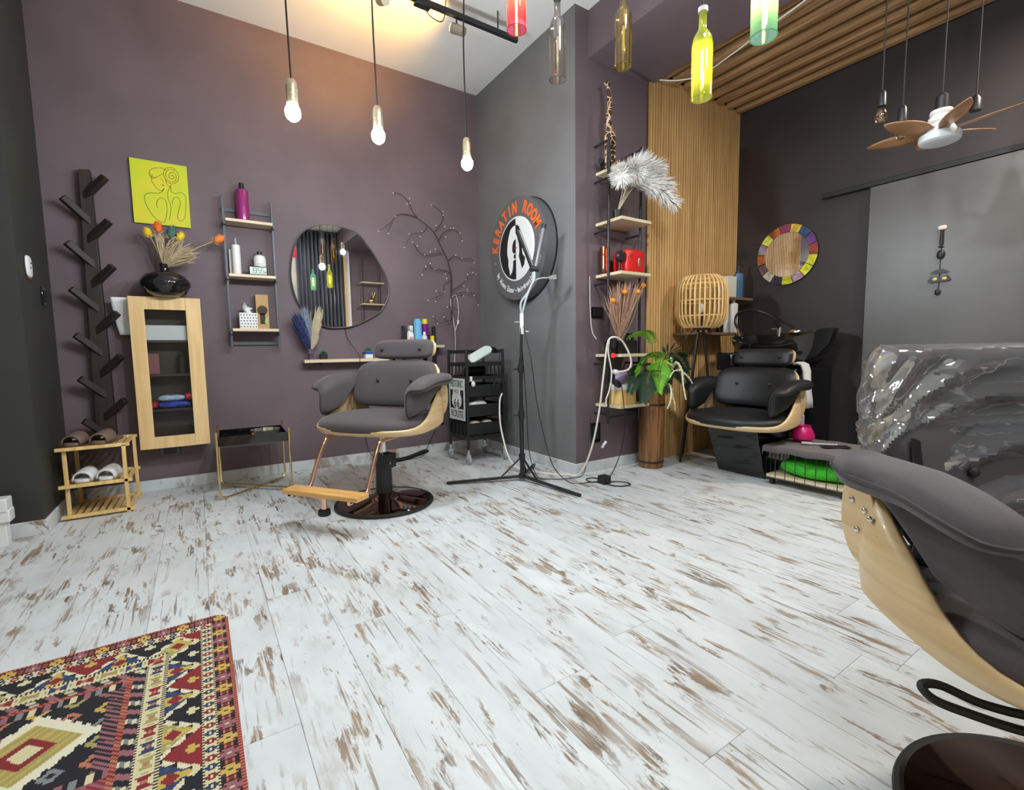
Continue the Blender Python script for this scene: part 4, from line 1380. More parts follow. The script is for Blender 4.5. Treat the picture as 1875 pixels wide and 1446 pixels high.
one('curling_iron', 'cream knob and rod of a curler hanging in the trolley', 'hair tool', MB().sup((1.955, 3.578, .695), (.018, .018, .026), .9, .9, 14, 10).cyl((1.935, 3.577, .72), (1.935, 3.577, .76), .012, n=10), M['offwhite'])

# round sign
SX, SY, SZ, SR = 2.325, 3.44, 1.832, .425
t = thing('round_sign', 'round grey wall sign with orange and white lettering and a face emblem', 'sign', (XB, SY, SZ))
M['sign_grey'] = mat('sign_grey', (.115, .115, .122), .45)
put('drum', MB().lathe([(0, SX), (SR, SX), (SR, XB - .012), (0, XB - .012)], (0, SY, SZ), 96, 'x'), M['sign_grey'], t)
put('back_rim', MB().lathe([(0, XB - .012), (SR + .008, XB - .012), (SR + .008, XB - .001), (0, XB - .001)], (0, SY, SZ), 96, 'x'), M['black'], t)
def disc(r, d0, d1, a0=0, a1=360, n=64):
    return MB().prism([(SY - r * cos(radians(a0 + (a1 - a0) * k / n)), SZ + r * sin(radians(a0 + (a1 - a0) * k / n))) for k in range(n + (a1 - a0 < 360))], 'yz', SX - d1, SX - d0)
put('emblem_rim', disc(.265, 0, .003), M['paper'], t)
put('emblem_dark_half', disc(.252, .003, .005, 90, 270), M['black'], t)
put('emblem_white_half', disc(.252, .003, .0045, -90, 90), M['white'], t)
def emb(pts, d, mm, nm):
    q = []
    for (a, b) in pts:   # crop metres: centre of the emblem is (425, 745)
        q.append((SY - (a - 425) / 205 * .252, SZ - (b - 745) / 375 * .252))
    put(nm, MB().prism(q, 'yz', SX - d - .0015, SX - d), mm, t, smooth=0)
emb([(425, 455), (395, 460), (362, 490), (342, 560), (325, 640), (318, 720), (318, 790), (332, 860), (330, 930), (345, 1000), (348, 1060), (375, 1020), (388, 960), (390, 885), (425, 870), (425, 800), (392, 790), (380, 760), (382, 690), (400, 640), (425, 620)], .005, M['paper'], 'emblem_hair')
emb([(425, 880), (395, 890), (388, 960), (425, 985)], .0052, M['black'], 'emblem_neck')
emb([(425, 800), (425, 862), (402, 860), (402, 815)], .0068, M['black'], 'emblem_chin')
emb([(425, 455), (450, 458), (470, 490), (480, 560), (520, 660), (550, 740), (500, 760), (505, 830), (535, 880), (525, 960), (500, 1005), (488, 960), (475, 900), (462, 850), (470, 780), (465, 700), (445, 600), (425, 550)], .0048, M['black'], 'emblem_dark_hair')
emb([(412, 728), (425, 720), (440, 730), (436, 746), (425, 750), (412, 744)], .007, mat('lip_red', (.5, .02, .02), .4), 'emblem_lips')
M['sign_orange'] = mat('sign_orange', (.85, .16, .03), .4)
def arc_text(body, r, a0, a1, size, mm, bold, sx, name, top=True):
    mb = MB()
    n = len(body)
    for k, ch in enumerate(body):
        if ch == ' ':
            continue
        a = a0 + (a1 - a0) * k / (n - 1)
        m_ = text_mb(ch, size, bold, sx, .003)
        turn = radians(a - 90) if top else radians(a + 90)
        L2 = Matrix.Translation((r * cos(radians(a)), r * sin(radians(a)), 0)) @ Matrix.Rotation(turn, 4, 'Z')
        m_.xf(Matrix.Translation((SX - .0018, SY, SZ)) @ XM @ L2)
        mb.add(m_.v, m_.f)
    put(name, mb, mm, t, smooth=0)
arc_text('KERATIN', .338, 172, 92.9, .130, M['sign_orange'], .0058, .70, 'lettering')
arc_text('ROOM', .338, 66.5, 27, .130, M['sign_orange'], .0058, .70, 'lettering')
arc_text('by Alena Zaxar', .345, 212, 262, .064, M['paper'], .0010, .68, 'lettering', False)
arc_text('hairdressing studio', .345, 274, 341, .060, M['paper'], .0010, .66, 'lettering', False)
mb = MB()
for (a, r_) in ((192, .010), (8, .010)):
    mb.lathe([(0, -.003), (r_, -.003), (r_, 0), (0, 0)], (SX, SY - .345 * cos(radians(a)), SZ + .345 * sin(radians(a))), 16, 'x')
put('dots', mb, M['sign_orange'], t)
put('bullet', MB().lathe([(0, -.003), (.006, -.003), (.006, 0), (0, 0)], (SX, SY - .345 * cos(radians(268)), SZ + .345 * sin(radians(268))), 12, 'x'), M['paper'], t)

# lamp stand with two bar lamps on bent arms
t = thing('lamp_stand', 'black tripod lamp stand with two folded bar lamps before the round sign', 'lamp', (1.985, 2.9, 0))
px, py = 1.985, 2.90
put('pole', MB().cyl((px, py, .03), (px, py, .56), .0165, n=14).cyl((px, py, .50), (px, py, .92), .0135, n=14).cyl((px, py, .86), (px + .012, py, 1.14), .010, n=14), M['black_metal'], t)
for zz in (.50, .84):
    c_ = put('clamp', MB().lathe([(0, zz - .03), (.022, zz - .03), (.024, zz), (.022, zz + .03), (0, zz + .03)], (px, py, 0), 16), M['black'], t)
    put('knob', MB().cyl((px - .02, py + .01, zz), (px - .05, py + .03, zz), .008, .014, 10), M['black'], c_)
ends = [(1.476, 3.14), (2.064, 2.336), (2.33, 3.22)]
put('collar', MB().lathe([(0, .165), (.024, .165), (.024, .205), (0, .205)], (px, py, 0), 16), M['black'], t)
put('hub', MB().lathe([(0, .02), (.026, .02), (.026, .055), (0, .055)], (px, py, 0), 16), M['black'], t)
for (ex, ey) in ends:
    put('leg', MB().bar((px, py, .035), (ex, ey, .012), .022, .018), M['black_metal'], t, bev=.003)
    d = Vector((ex - px, ey - py, 0))
    put('strut', MB().bar((px, py, .185), (px + d.x * .28, py + d.y * .28, .036), .014, .008), M['black_metal'], t)
put('socket', MB().box(px + .003, px + .025, py - .012, py + .012, 1.09, 1.245), M['white'], t, bev=.004)
put('socket_knob', MB().cyl((px + .03, py - .01, 1.11), (px + .055, py - .03, 1.11), .006, n=8).cyl((px, py + .01, 1.18), (px - .03, py + .03, 1.18), .005, n=8), M['chrome'], t)
top = (2.09, 2.88, 1.56)
put('bent_arm', MB().tube(spl([(px + .01, py, 1.24), (px + .01, py, 1.32), (2.055, 2.89, 1.40), (2.085, 2.88, 1.47), top], 6), .008, 8), M['grey_plastic'], t)
put('bent_arm', MB().tube(spl([(px + .018, py, 1.24), (px + .045, py - .01, 1.34), (2.07, 2.88, 1.44), (2.095, 2.87, 1.49), (2.10, 2.875, 1.56)], 6), .008, 8), M['grey_plastic'], t)
put('bent_arm', MB().tube(spl([(2.09, 2.88, 1.47), (2.13, 2.85, 1.495), (2.205, 2.81, 1.50)], 6), .005, 8), M['grey_plastic'], t)
put('clip', MB().cyl((2.19, 2.82, 1.50), (2.235, 2.79, 1.505), .014, .022, 12), M['chrome'], t)
put('hinge', MB().cyl((2.07, 2.885, 1.565), (2.125, 2.865, 1.565), .022, n=14), M['black'], t)
put('bar_lamp', MB().tube([(2.09, 2.885, 1.57), (1.975, 2.90, 1.835)], .017, 14), M['black'], t)
put('bar_lamp', MB().tube([(2.108, 2.87, 1.57), (2.17, 2.85, 1.865)], .015, 14), mat('bar_lamp_tube', (.16, .16, .17), .25), t)
put('bar_cap', MB().tube([(2.168, 2.851, 1.855), (2.174, 2.849, 1.885)], .018, 12), M['black'], t)
put('diffuser', MB().bar((2.083, 2.872, 1.585), (1.978, 2.885, 1.825), .005, .012, (0, -1, 0)), M['grey_plastic'], t)
one('stand_cable', 'thin black cable dropping from the lamp stand to the power brick', 'cable',
    MB().tube(spl([(2.005, 2.885, 1.15), (2.03, 2.83, .90), (2.05, 2.80, .62), (2.08, 2.75, .35), (2.13, 2.70, .12), (2.22, 2.62, .007), (2.33, 2.55, .007), (2.40, 2.52, .012), (2.415, 2.50, .02)], 7), .0035, 5), M['black'])
one('thin_cable', 'second thin black cable looping from the stand along the skirting', 'cable',
    MB().tube(spl([(2.0, 2.915, 1.10), (2.03, 2.90, .6), (2.06, 2.92, .25), (2.10, 2.88, .03), (2.17, 2.79, .006), (2.32, 2.72, .006), (2.42, 2.70, .03), (2.50, 2.74, .22), (2.56, 2.775, .45)], 7), .003, 5), M['black'])
# ================================================================== pipe shelf in the niche
SZS = [.535, .925, 1.535, 1.925, 2.30]
t = thing('pipe_shelf', 'tall black pipe shelf with five pale boards on the aubergine niche wall', 'shelf', (2.88, 2.65, .4))
put('pole', MB().cyl((2.622, 2.65, .40), (2.622, 2.65, 2.52), .0105, n=12), M['black_metal'], t)
put('pole', MB().cyl((2.966, 2.65, .40), (2.966, 2.65, 2.52), .0105, n=12), M['black_metal'], t)
for zz in (.47, .86, 1.47, 1.86, 2.235, 2.5):
    put('wall_arm', MB().cyl((2.622, 2.65, zz), (2.622, YC - .001, zz), .008, n=8).cyl((2.966, 2.65, zz), (2.966, YC - .001, zz), .008, n=8), M['black_metal'], t)
for zz in SZS:
    put('shelf_board', MB().box(2.634, 2.955, 2.53, YC - .001, zz - .011, zz + .011), M['shelf_wood'], t, bev=.001)
put('tie_rod', MB().cyl((2.955, 2.64, 1.88), (2.74, 2.545, 1.64), .003, n=6), M['chrome'], t)
for zz in (.45,):
    put('tie_bar', MB().cyl((2.622, 2.65, zz), (2.966, 2.65, zz), .008, n=8), M['black_metal'], t)
for zz in (1.40, 1.75, 2.1):
    put('pipe_joint', MB().cyl((2.622, 2.65, zz - .02), (2.622, 2.65, zz + .02), .014, n=10), M['black_metal'], t)

S0, S1, S2, S3, S4 = [z + .0115 for z in SZS]
# giraffe on the top board
t = thing('giraffe_figure', 'slender spotted wooden giraffe on the top board of the pipe shelf', 'figurine', (2.70, 2.66, S4))
def giraffe_mat():
    m = bpy.data.materials.new('giraffe_spots')
    m.use_nodes = True
    N, L = nodes_of(m)
    tc = N.new('ShaderNodeTexCoord')
    v = N.new('ShaderNodeTexVoronoi')
    v.feature = 'DISTANCE_TO_EDGE'
    v.inputs['Scale'].default_value = 26
    L.new(tc.outputs['Object'], v.inputs['Vector'])
    r = N.new('ShaderNodeValToRGB')
    r.color_ramp.elements[0].position = .055
    r.color_ramp.elements[0].color = (.72, .52, .33, 1)
    r.color_ramp.elements[1].position = .075
    r.color_ramp.elements[1].color = (.06, .028, .015, 1)
    L.new(v.outputs['Distance'], r.inputs[0])
    L.new(r.outputs[0], N['Principled BSDF'].inputs['Base Color'])
    N['Principled BSDF'].inputs['Roughness'].default_value = .35
    return m
M['giraffe'] = giraffe_mat()
gx, gy = 2.645, 2.67
put('body', MB().sup((gx + .015, gy, S4 + .235), (.045, .024, .06), 1, 1, 16, 10)
    .tube(spl([(gx, gy, S4 + .26), (gx - .01, gy, S4 + .34), (gx + .005, gy, S4 + .43), (gx - .003, gy, S4 + .52), (gx - .012, gy, S4 + .57)], 5), [.026 - .0007 * k for k in range(21)], 10)
    .sup((gx - .022, gy, S4 + .585), (.028, .014, .016), 1, 1, 12, 8)
    .cyl((gx - .012, gy - .006, S4 + .59), (gx - .012, gy - .008, S4 + .622), .003, n=6).cyl((gx - .012, gy + .006, S4 + .59), (gx - .012, gy + .008, S4 + .622), .003, n=6), M['giraffe'], t)
for (dx, dy) in ((-.02, -.013), (-.02, .013), (.045, -.013), (.045, .013)):
    put('leg', MB().cyl((gx + dx, gy + dy, S4), (gx + dx * .9, gy + dy, S4 + .23), .008, .012, 8), M['giraffe'], t)
one('camera_box', 'small dark gadget lying on the top board beside the giraffe', 'gadget', MB().box(2.64, 2.70, 2.70, 2.76, S4, S4 + .07).cyl((2.64, 2.73, S4 + .05), (2.60, 2.71, S4 + .06), .02, n=12), M['black'], bev=.004)

# white feather bunch hanging between the two top boards
t = thing('feather_bunch', 'bunch of fluffy white feathers with bare quills sticking out of the pipe shelf', 'feathers', (2.70, 2.64, S3))
M['feather'] = mat('white_feather', (.82, .80, .77), .9)
rng = random.Random(21)
root = Vector((2.71, 2.60, S3 + .06))
fb = MB()
FB = (2.70, 2.64, 1.985)
spines = [[FB, (2.70, 2.58, 2.15), (2.66, 2.54, 2.22), (2.60, 2.50, 2.20)], [FB, (2.72, 2.56, 2.17), (2.72, 2.50, 2.26), (2.70, 2.46, 2.24)], [FB, (2.74, 2.57, 2.2), (2.78, 2.54, 2.30), (2.86, 2.52, 2.35)],
          [FB, (2.76, 2.56, 2.19), (2.84, 2.51, 2.29), (2.96, 2.47, 2.30)], [FB, (2.77, 2.56, 2.17), (2.88, 2.50, 2.23), (3.03, 2.45, 2.18)], [FB, (2.78, 2.55, 2.16), (2.90, 2.49, 2.18), (3.08, 2.43, 2.07)],
          [FB, (2.73, 2.56, 2.16), (2.80, 2.50, 2.20), (2.90, 2.47, 2.17)]]
qu = MB()
for si, s in enumerate(spines):
    q = spl(s, 8)
    qu.tube(q[:14], [.0028] * 14, 5)
    for i in range(9, len(q)):
        d = (q[i] - q[i - 1]).normalized()
        for k in range(60):
            a = rng.uniform(0, 2 * pi)
            pr_ = d.orthogonal().normalized()
            pr_.rotate(Matrix.Rotation(a, 3, d))
            ln = rng.uniform(.04, .09) * (1 if i < len(q) - 3 else .8)
            b = q[i] + d * rng.uniform(-.01, .01)
            e = b + pr_ * ln * 1.15 + d * ln * .8 + Vector((0, 0, -.02 * rng.random()))
            m_ = b.lerp(e, .5) + pr_ * .01
            w2 = .0028
            sd = d.cross(pr_) * w2
            fb.add([b - sd, b + sd, m_ + sd * 1.3, m_ - sd * 1.3, e], [(0, 1, 2, 3), (3, 2, 4)])
put('plumes', fb, M['feather'], t, smooth=0)
put('quills', qu, M['cream_plume'], t)
one('quill_pot', 'small dark pot holding the feather quills', 'pot', MB().lathe([(0, S3), (.03, S3), (.035, S3 + .07), (.03, S3 + .07), (.026, S3 + .01), (0, S3 + .01)], (2.70, 2.64, 0), 18), M['black'])

# boards below
one('glass_tube', 'amber glass tube vase on the pipe shelf beside the red box', 'vase', MB().lathe([(.04, S2), (.04, S2 + .205), (.036, S2 + .205), (.036, S2 + .006), (0, S2 + .006), (0, S2)], (2.585 + .085, 2.735, 0), 24), clear('amber_glass', (.95, .45, .08), .04, .08))
t = thing('red_tin', 'bright red rounded tin with a metal clasp on the pipe shelf', 'tin', (2.87, 2.66, S2))
put('body', MB().sup((2.835, 2.645, S2 + .088), (.103, .085, .088), .25, .35, 40, 20), mat('red_enamel', (.62, .015, .012), .3, coat=.3), t)
put('clasp', MB().box(2.842, 2.866, 2.551, 2.562, S2 + .05, S2 + .11), M['chrome'], t, bev=.004)
t = thing('clip_speaker', 'small round black clip speaker on the pipe of the shelf', 'speaker', (2.70, 2.62, S2))  # a small speaker with a round drum, not a fan
put('drum', MB().lathe([(0, 0), (.035, 0), (.042, .012), (.042, .032), (.03, .045), (0, .045)], (2.69, 2.575, S2 + .115), 24, 'y'), M['black'], t)
put('foot', MB().cyl((2.69, 2.60, S2), (2.69, 2.60, S2 + .08), .01, n=10).lathe([(0, S2), (.03, S2), (.03, S2 + .01), (0, S2 + .01)], (2.69, 2.60, 0), 16), M['black'], t)

# dried grass in a black pot
one('grass_pot', 'square black pot with dried pink grass on the pipe shelf', 'pot', MB().box(2.645, 2.85, 2.56, 2.72, S1, S1 + .10), M['black'], bev=.006)
M['pinkgrass'] = mat('pinkish_straw', (.50, .30, .21), .8, var=.25, vscale=40)
plume('dried_grass_bunch', 'upright bunch of pinkish dried grass stems in the black pot', 'dried grass', (2.72, 2.64, S1 + .09),
      [(2.58, 2.60, 1.33), (2.64, 2.60, 1.42), (2.70, 2.62, 1.46), (2.76, 2.62, 1.45), (2.82, 2.62, 1.47), (2.88, 2.60, 1.45), (2.92, 2.60, 1.50), (2.62, 2.60, 1.26)], M['pinkgrass'], .0024, 110, .045, .008, 31)
for k, (px, pz, lb) in enumerate([(2.605, 1.33, 'small orange ball flower at the near side of the dried grass'), (2.73, 1.40, 'orange ball flower in the middle of the dried grass'), (2.875, 1.41, 'orange ball flower leaning out of the dried grass'), (2.93, 1.46, 'highest orange ball flower beside the dried grass')]):
    f_ = thing('ball_flower', lb, 'dried flower', (px, 2.585, pz), group='orange ball flowers')
    put('flower_head', MB().sup((px, 2.585, pz), (.022, .022, .02), 1, 1, 14, 10), mat('orange_ball', (.80, .28, .02), .7), f_)
    put('stem', MB().tube(spl([(2.74, 2.64, S1 + .09), (2.74 + (px - 2.74) * .6, 2.62, 1.2), (px, 2.585, pz)], 5), .002, 5), M['stem'], f_)
one('black_vase', 'round black vase on the pipe shelf beside the palm', 'vase', MB().lathe([(0, S1), (.025, S1), (.045, S1 + .06), (.043, S1 + .11), (.025, S1 + .15), (.028, S1 + .16), (.022, S1 + .16), (0, S1 + .14)], (2.905, 2.70, 0), 24), M['gloss_black'])

# lowest board: wooden basket
t = thing('wooden_basket', 'octagonal bamboo and white container on the lowest shelf board', 'basket', (2.73, 2.64, S0))
oc = lambda r: [(2.775 + r * 1.05 * cos(pi / 8 + k * pi / 4), 2.655 + r * .85 * sin(pi / 8 + k * pi / 4)) for k in range(8)]
put('body', MB().prism(oc(.125), 'xy', S0, S0 + .115), M['bamboo'], t, bev=.003)
put('white_band', MB().prism(oc(.127), 'xy', S0 + .115, S0 + .155), M['white'], t, bev=.003)
one('plastic_bag', 'crumpled pale violet bag on the octagonal container', 'bag', MB().sup((2.75, 2.66, S0 + .205), (.07, .05, .05), .8, .7, 18, 10, lambda x, y, z: (x + .008 * sin(60 * z), y, z + .010 * sin(50 * x))), mat('violet_foil', (.35, .25, .45), .3, var=.6, vscale=20))

# power strip and plugs hanging on the pipe
t = thing('power_strip', 'black power strip with a red switch hanging on the shelf pipe', 'power strip', (2.60, 2.60, .70))
put('body', MB().box(2.575, 2.625, 2.575, 2.605, .72, 1.02), M['black'], t, bev=.006)
put('red_switch', MB().sup((2.598, 2.572, .925), (.020, .008, .018), .6, .8, 16, 8), mat('red_switch', (.7, .02, .03), .3, emit=(1, .05, .05), estr=.6), t)
put('plug', MB().cyl((2.59, 2.58, .99), (2.585, 2.55, 1.07), .032, .026, 14), M['black'], t)
put('white_plug', MB().sup((2.615, 2.56, .80), (.035, .02, .02), .8, .8, 14, 8, None, rot('Y', 18)), M['white'], t)
put('black_plug', MB().sup((2.63, 2.565, .715), (.045, .022, .022), .6, .7, 14, 8, None, rot('Y', 35)), M['black'], t)
one('white_power_cable', 'thick white cable looping from the power strip down to the floor', 'cable',
    MB().tube(spl([(2.60, 2.55, .80), (2.72, 2.53, .82), (2.74, 2.53, .90), (2.66, 2.53, 1.02), (2.57, 2.53, 1.06), (2.52, 2.55, 1.02), (2.51, 2.58, .80), (2.50, 2.62, .50), (2.46, 2.66, .22), (2.40, 2.72, .03), (2.34, 2.80, .009), (2.20, 3.0, .009), (2.1, 3.2, .05), (2.12, 3.4, .30), (2.2, 3.55, .52), (2.24, 3.57, .60)], 8), .0075, 8), M['offwhite'])
one('hanging_cable', 'thin white cord hanging beside the power strip', 'cable',
    MB().tube(spl([(2.545, 2.56, 1.03), (2.525, 2.55, .95), (2.56, 2.55, .80), (2.55, 2.56, .68), (2.525, 2.57, .60), (2.53, 2.57, .55)], 6), .0055, 7), M['offwhite'])
one('wall_wire', 'thin pale wire running down the niche wall beside the shelf pipe', 'cable', MB().tube(spl([(2.555, 2.78, 1.53), (2.55, 2.77, 1.3), (2.54, 2.74, 1.12), (2.55, 2.70, 1.05)], 5), .0025, 5), M['offwhite'])
one('thin_black_cord', 'thin black cord hanging from the power strip past the lowest board to the power brick', 'cable',
    MB().tube(spl([(2.64, 2.53, .72), (2.655, 2.515, .55), (2.65, 2.50, .40), (2.60, 2.49, .22), (2.52, 2.48, .09), (2.47, 2.49, .03), (2.44, 2.49, .02)], 6), .0035, 5), M['black'])
one('looped_cord', 'black cord lying in flat loops on the floor around the power brick', 'cable',
    MB().tube(spl([(2.43, 2.485, .012), (2.36, 2.55, .006), (2.38, 2.63, .006), (2.45, 2.62, .006), (2.44, 2.54, .012), (2.40, 2.52, .018)], 7), .0042, 6)
    .tube(spl([(2.44, 2.46, .012), (2.50, 2.46, .006), (2.55, 2.40, .006), (2.54, 2.34, .006), (2.46, 2.34, .006), (2.41, 2.41, .006), (2.41, 2.44, .012)], 7), .0042, 6), M['black'])
one('power_brick', 'small black power brick lying on the floor before the niche', 'adapter', MB().box(2.385, 2.455, 2.445, 2.515, 0.0005, .06), M['black'], bev=.005)
socket('black wall socket with plugs low on the niche wall', (2.63, YC, .31), 'y', .10, .16)
socket('black wall socket in the niche beside the dried grass', (2.645, YC, 1.26), 'y', .13, .085)
one('white_plug_tip', 'small white plug end hanging at the low niche socket', 'plug', MB().cyl((2.64, 2.72, .215), (2.67, 2.715, .245), .010, n=8).sup((2.635, 2.72, .205), (.014, .010, .010), 1, 1, 10, 6), M['white'])

# ------------------------------------------------------------------ wooden planter with palm
PX, PY = 3.095, 2.63
t = thing('wooden_planter', 'tall slim stained wooden barrel planter with black hoops', 'planter', (PX, PY, 0))
ns = 10
for k in range(ns):
    a0, a1 = 2 * pi * k / ns + .012, 2 * pi * (k + 1) / ns - .012
    def rr_(z):
        return .098 + .010 * z / .68
    vs, fs = [], []
    for z in (.004, .68):
        r_ = rr_(z)
        for (a, r2) in ((a0, r_), ((a0 + a1) / 2, r_ * 1.01), (a1, r_), (a1, r_ - .014), ((a0 + a1) / 2, r_ - .014), (a0, r_ - .014)):
            vs.append((PX + r2 * cos(a), PY + r2 * sin(a), z))
    fs = [(0, 1, 7, 6), (1, 2, 8, 7), (2, 3, 9, 8), (3, 4, 10, 9), (4, 5, 11, 10), (5, 0, 6, 11), (5, 4, 3, 2, 1, 0), (6, 7, 8, 9, 10, 11)]
    put('stave', MB().add(vs, fs), M['planter'], t)
for zz, hh in ((.045, .012), (.515, .012)):
    r_ = .1005 + .010 * zz / .68
    put('hoop', MB().lathe([(r_ - .002, zz), (r_ + .003, zz), (r_ + .003, zz + hh), (r_ - .002, zz + hh), (r_ - .002, zz)], (PX, PY, 0), 32, cap=False), M['black_metal'], t)
put('soil', MB().lathe([(0, .60), (.092, .60), (.092, .63), (0, .64)], (PX, PY, 0), 20), M['soil'], t)
put('bottom', MB().lathe([(0, .0), (.09, .0), (.09, .02), (0, .02)], (PX, PY, 0), 20), M['planter'], t)
M['palm'] = mat('bright_palm_green', (.16, .46, .03), .38, var=.25, vscale=14)
M['palm_dark'] = mat('deep_palm_green', (.012, .050, .022), .4, var=.3, vscale=14)
t = thing('palm_plant', 'artificial palm with bright green fronds in the wooden planter', 'plant', (PX, PY, .63))
def frond(p0, p1, p12, p2, mm, wid):
    s = spl([p0, p1, p12, p2], 8)
    mb = MB()
    mb.tube(s, [.0035 * (1 - .7 * i / len(s)) + .0006 for i in range(len(s))], 5)
    up = Vector((0, 0, 1))
    for i in range(8, len(s)):
        f = (i - 8) / (len(s) - 8)
        d = (s[i] - s[i - 1]).normalized()
        lat = d.cross(Vector((.62, .45, .64)).normalized())
        if lat.length < .2:
            lat = d.cross(up)
        lat.normalize()
        L_ = wid * (.55 + .6 * sin(pi * min(1, f + .18))) * (1 - .45 * f)
        for sgn in (-1, 1):
            for sub_ in (0, .5):
                b = s[i] - d * sub_ * (s[i] - s[i - 1]).length
                e = b + (lat * sgn * .86 + d * .62).normalized() * L_ + Vector((0, 0, -.16 * L_))
                m_ = b.lerp(e, .45) + Vector((0, 0, .05 * L_))
                sd = (e - b).cross(lat.cross(d)).normalized() * .0075
                mb.add([b, m_ + sd, e, m_ - sd, b.lerp(e, .5) + Vector((0, 0, .04 * L_)) + lat.cross(d) * .003], [(0, 1, 4), (1, 2, 4), (2, 3, 4), (3, 0, 4)])
    put('frond', mb, mm, t, smooth=0)
c0 = (PX, PY, .64)
def fr(p1, p2, mm, wid, lift=.05):
    p1, p2 = Vector(p1), Vector(p2)
    frond(c0, p1, p1.lerp(p2, .5) + Vector((0, 0, lift)), p2, mm, wid)
fr((2.99, 2.50, .90), (2.72, 2.46, .80), M['palm'], .125)
fr((3.0, 2.46, .89), (2.90, 2.40, .65), M['palm'], .125)
fr((2.96, 2.52, 1.03), (2.66, 2.48, 1.06), M['palm'], .075, .05)
fr((2.86, 2.50, .84), (2.66, 2.46, .66), M['palm_dark'], .12)
fr((2.90, 2.46, .80), (2.76, 2.42, .58), M['palm_dark'], .12)
fr((3.14, 2.52, .92), (3.38, 2.50, .80), M['palm_dark'], .12)
fr((3.14, 2.48, .84), (3.30, 2.44, .66), M['palm_dark'], .11)
fr((3.06, 2.50, .80), (3.02, 2.40, .64), M['palm_dark'], .10)
M['root'] = mat('cream_plastic_root', (.70, .66, .42), .6)
t = thing('air_root_spray', 'cream ringed artificial root draped over the palm', 'artificial root', (3.14, 2.52, .75))
def ringed(pts, r):
    s = spl(pts, 9)
    return MB().tube(s, [(r * (1 - .55 * i / len(s))) * (1.25 if i % 3 == 0 else .85) for i in range(len(s))], 7)
for pl, r in [([(3.16, 2.50, .78), (3.13, 2.42, .86), (3.12, 2.36, .80), (3.10, 2.33, .70), (3.11, 2.31, .58)], .012), ([(3.16, 2.50, .78), (3.05, 2.40, .88), (2.99, 2.36, .90)], .010),
              ([(3.20, 2.46, .82), (3.26, 2.40, .74), (3.29, 2.38, .68)], .009), ([(3.06, 2.45, .72), (3.0, 2.36, .66), (2.95, 2.33, .57), (2.92, 2.33, .52)], .010), ([(3.0, 2.36, .65), (3.0, 2.33, .56), (3.01, 2.33, .50)], .009), ([(3.12, 2.36, .80), (3.03, 2.36, .80), (2.98, 2.36, .75)], .008)]:
    put('root', ringed(pl, r), M['root'], t)

# ------------------------------------------------------------------ bamboo lantern on a tripod
LX, LY = 3.615, 2.548
t = thing('bamboo_lamp', 'round bamboo cage lantern on a black tripod beside the oak slats', 'floor lamp', (LX, LY, 0))
zb0, zt0, RR = 1.145, 1.57, .208
def prof(f):
    return RR * (1 - abs(2 * f - 1) ** 4.5 * .33)
nr = 34
for k in range(nr):
    a = 2 * pi * k / nr
    pts = [(LX + prof(f / 12) * cos(a), LY + prof(f / 12) * sin(a), zb0 + (zt0 - zb0) * f / 12) for f in range(13)]
    put('cane_rib', MB().tube(pts, .0074, 6), M['bamboo'], t)
for f in (0, .22, .52, .83, 1):
    r_ = prof(f) - .006
    put('cane_hoop', MB().tube([(LX + r_ * cos(a * pi / 18), LY + r_ * sin(a * pi / 18), zb0 + (zt0 - zb0) * f) for a in range(36)], .006, 5, True), M['bamboo'], t)
put('bulb', MB().sup((LX, LY, zb0 + .16), (.032, .032, .045), 1, 1, 14, 10), M['offwhite'], t)
put('bulb_holder', MB().cyl((LX, LY, zb0 - .01), (LX, LY, zb0 + .12), .018, n=12), M['black_metal'], t)
put('top_plate', MB().lathe([(0, zb0 - .02), (.06, zb0 - .02), (.06, zb0 - .005), (0, zb0 - .005)], (LX, LY, 0), 20).bar((LX - .145, LY, zb0 - .003), (LX + .145, LY, zb0 - .003), .01, .005), M['black_metal'], t)
for a in (172, 352, 75):
    put('leg', MB().cyl((LX + .03 * cos(radians(a)), LY + .03 * sin(radians(a)), zb0 - .02), (LX + .21 * cos(radians(a)), LY + .21 * sin(radians(a)), 0), .011, .009, 10), M['black_metal'], t)
put('cord', MB().tube(spl([(LX - .05, LY, zb0 - .01), (LX - .17, LY + .02, 1.06), (LX - .17, LY + .05, .95), (LX - .08, LY + .07, .92), (LX + .02, LY + .08, .98)], 6), .004, 6), M['black'], t)

# ------------------------------------------------------------------ small wall shelves on the slats
M['dark_shelf'] = wood('weathered_dark_board', (.14, .09, .05), (.24, .16, .10), (4, 60, 60), .6)
one('small_wall_shelf', 'upper dark wooden wall shelf in the corner by the oak slats', 'shelf', MB().box(3.93, 4.40, 2.55, YC - .034, 1.405, 1.428), M['dark_shelf'], bev=.002)
one('small_wall_shelf', 'lower dark wooden wall shelf behind the bamboo lantern', 'shelf', MB().box(3.52, 4.22, 2.55, YC - .034, 1.085, 1.108), M['dark_shelf'], bev=.002)
z1, z2 = 1.4285, 1.1085
one('carton', 'white lettered carton on the upper corner shelf', 'box', MB().box(4.02, 4.16, 2.57, 2.63, z1, z1 + .185), M['offwhite'], bev=.002)
t = bottle('blue bottle with a black pump on the upper corner shelf', (4.27, 2.62, z1), .048, .23, mat('steel_blue_plastic', (.07, .17, .30), .35), None, neck=.97, name='pump_bottle', squash=.8)
put('pump', MB().cyl((0, 0, .23), (0, 0, .30), .012, n=10).box(-.012, .05, -.01, .01, .30, .315).cyl((0, 0, .225), (0, 0, .245), .03, n=14), M['black'], t, world=False)
bottle('tall white bottle at the end of the lower shelf', (4.165, 2.60, z2), .040, .27, M['white'], M['white'], (.4, .03), .97)
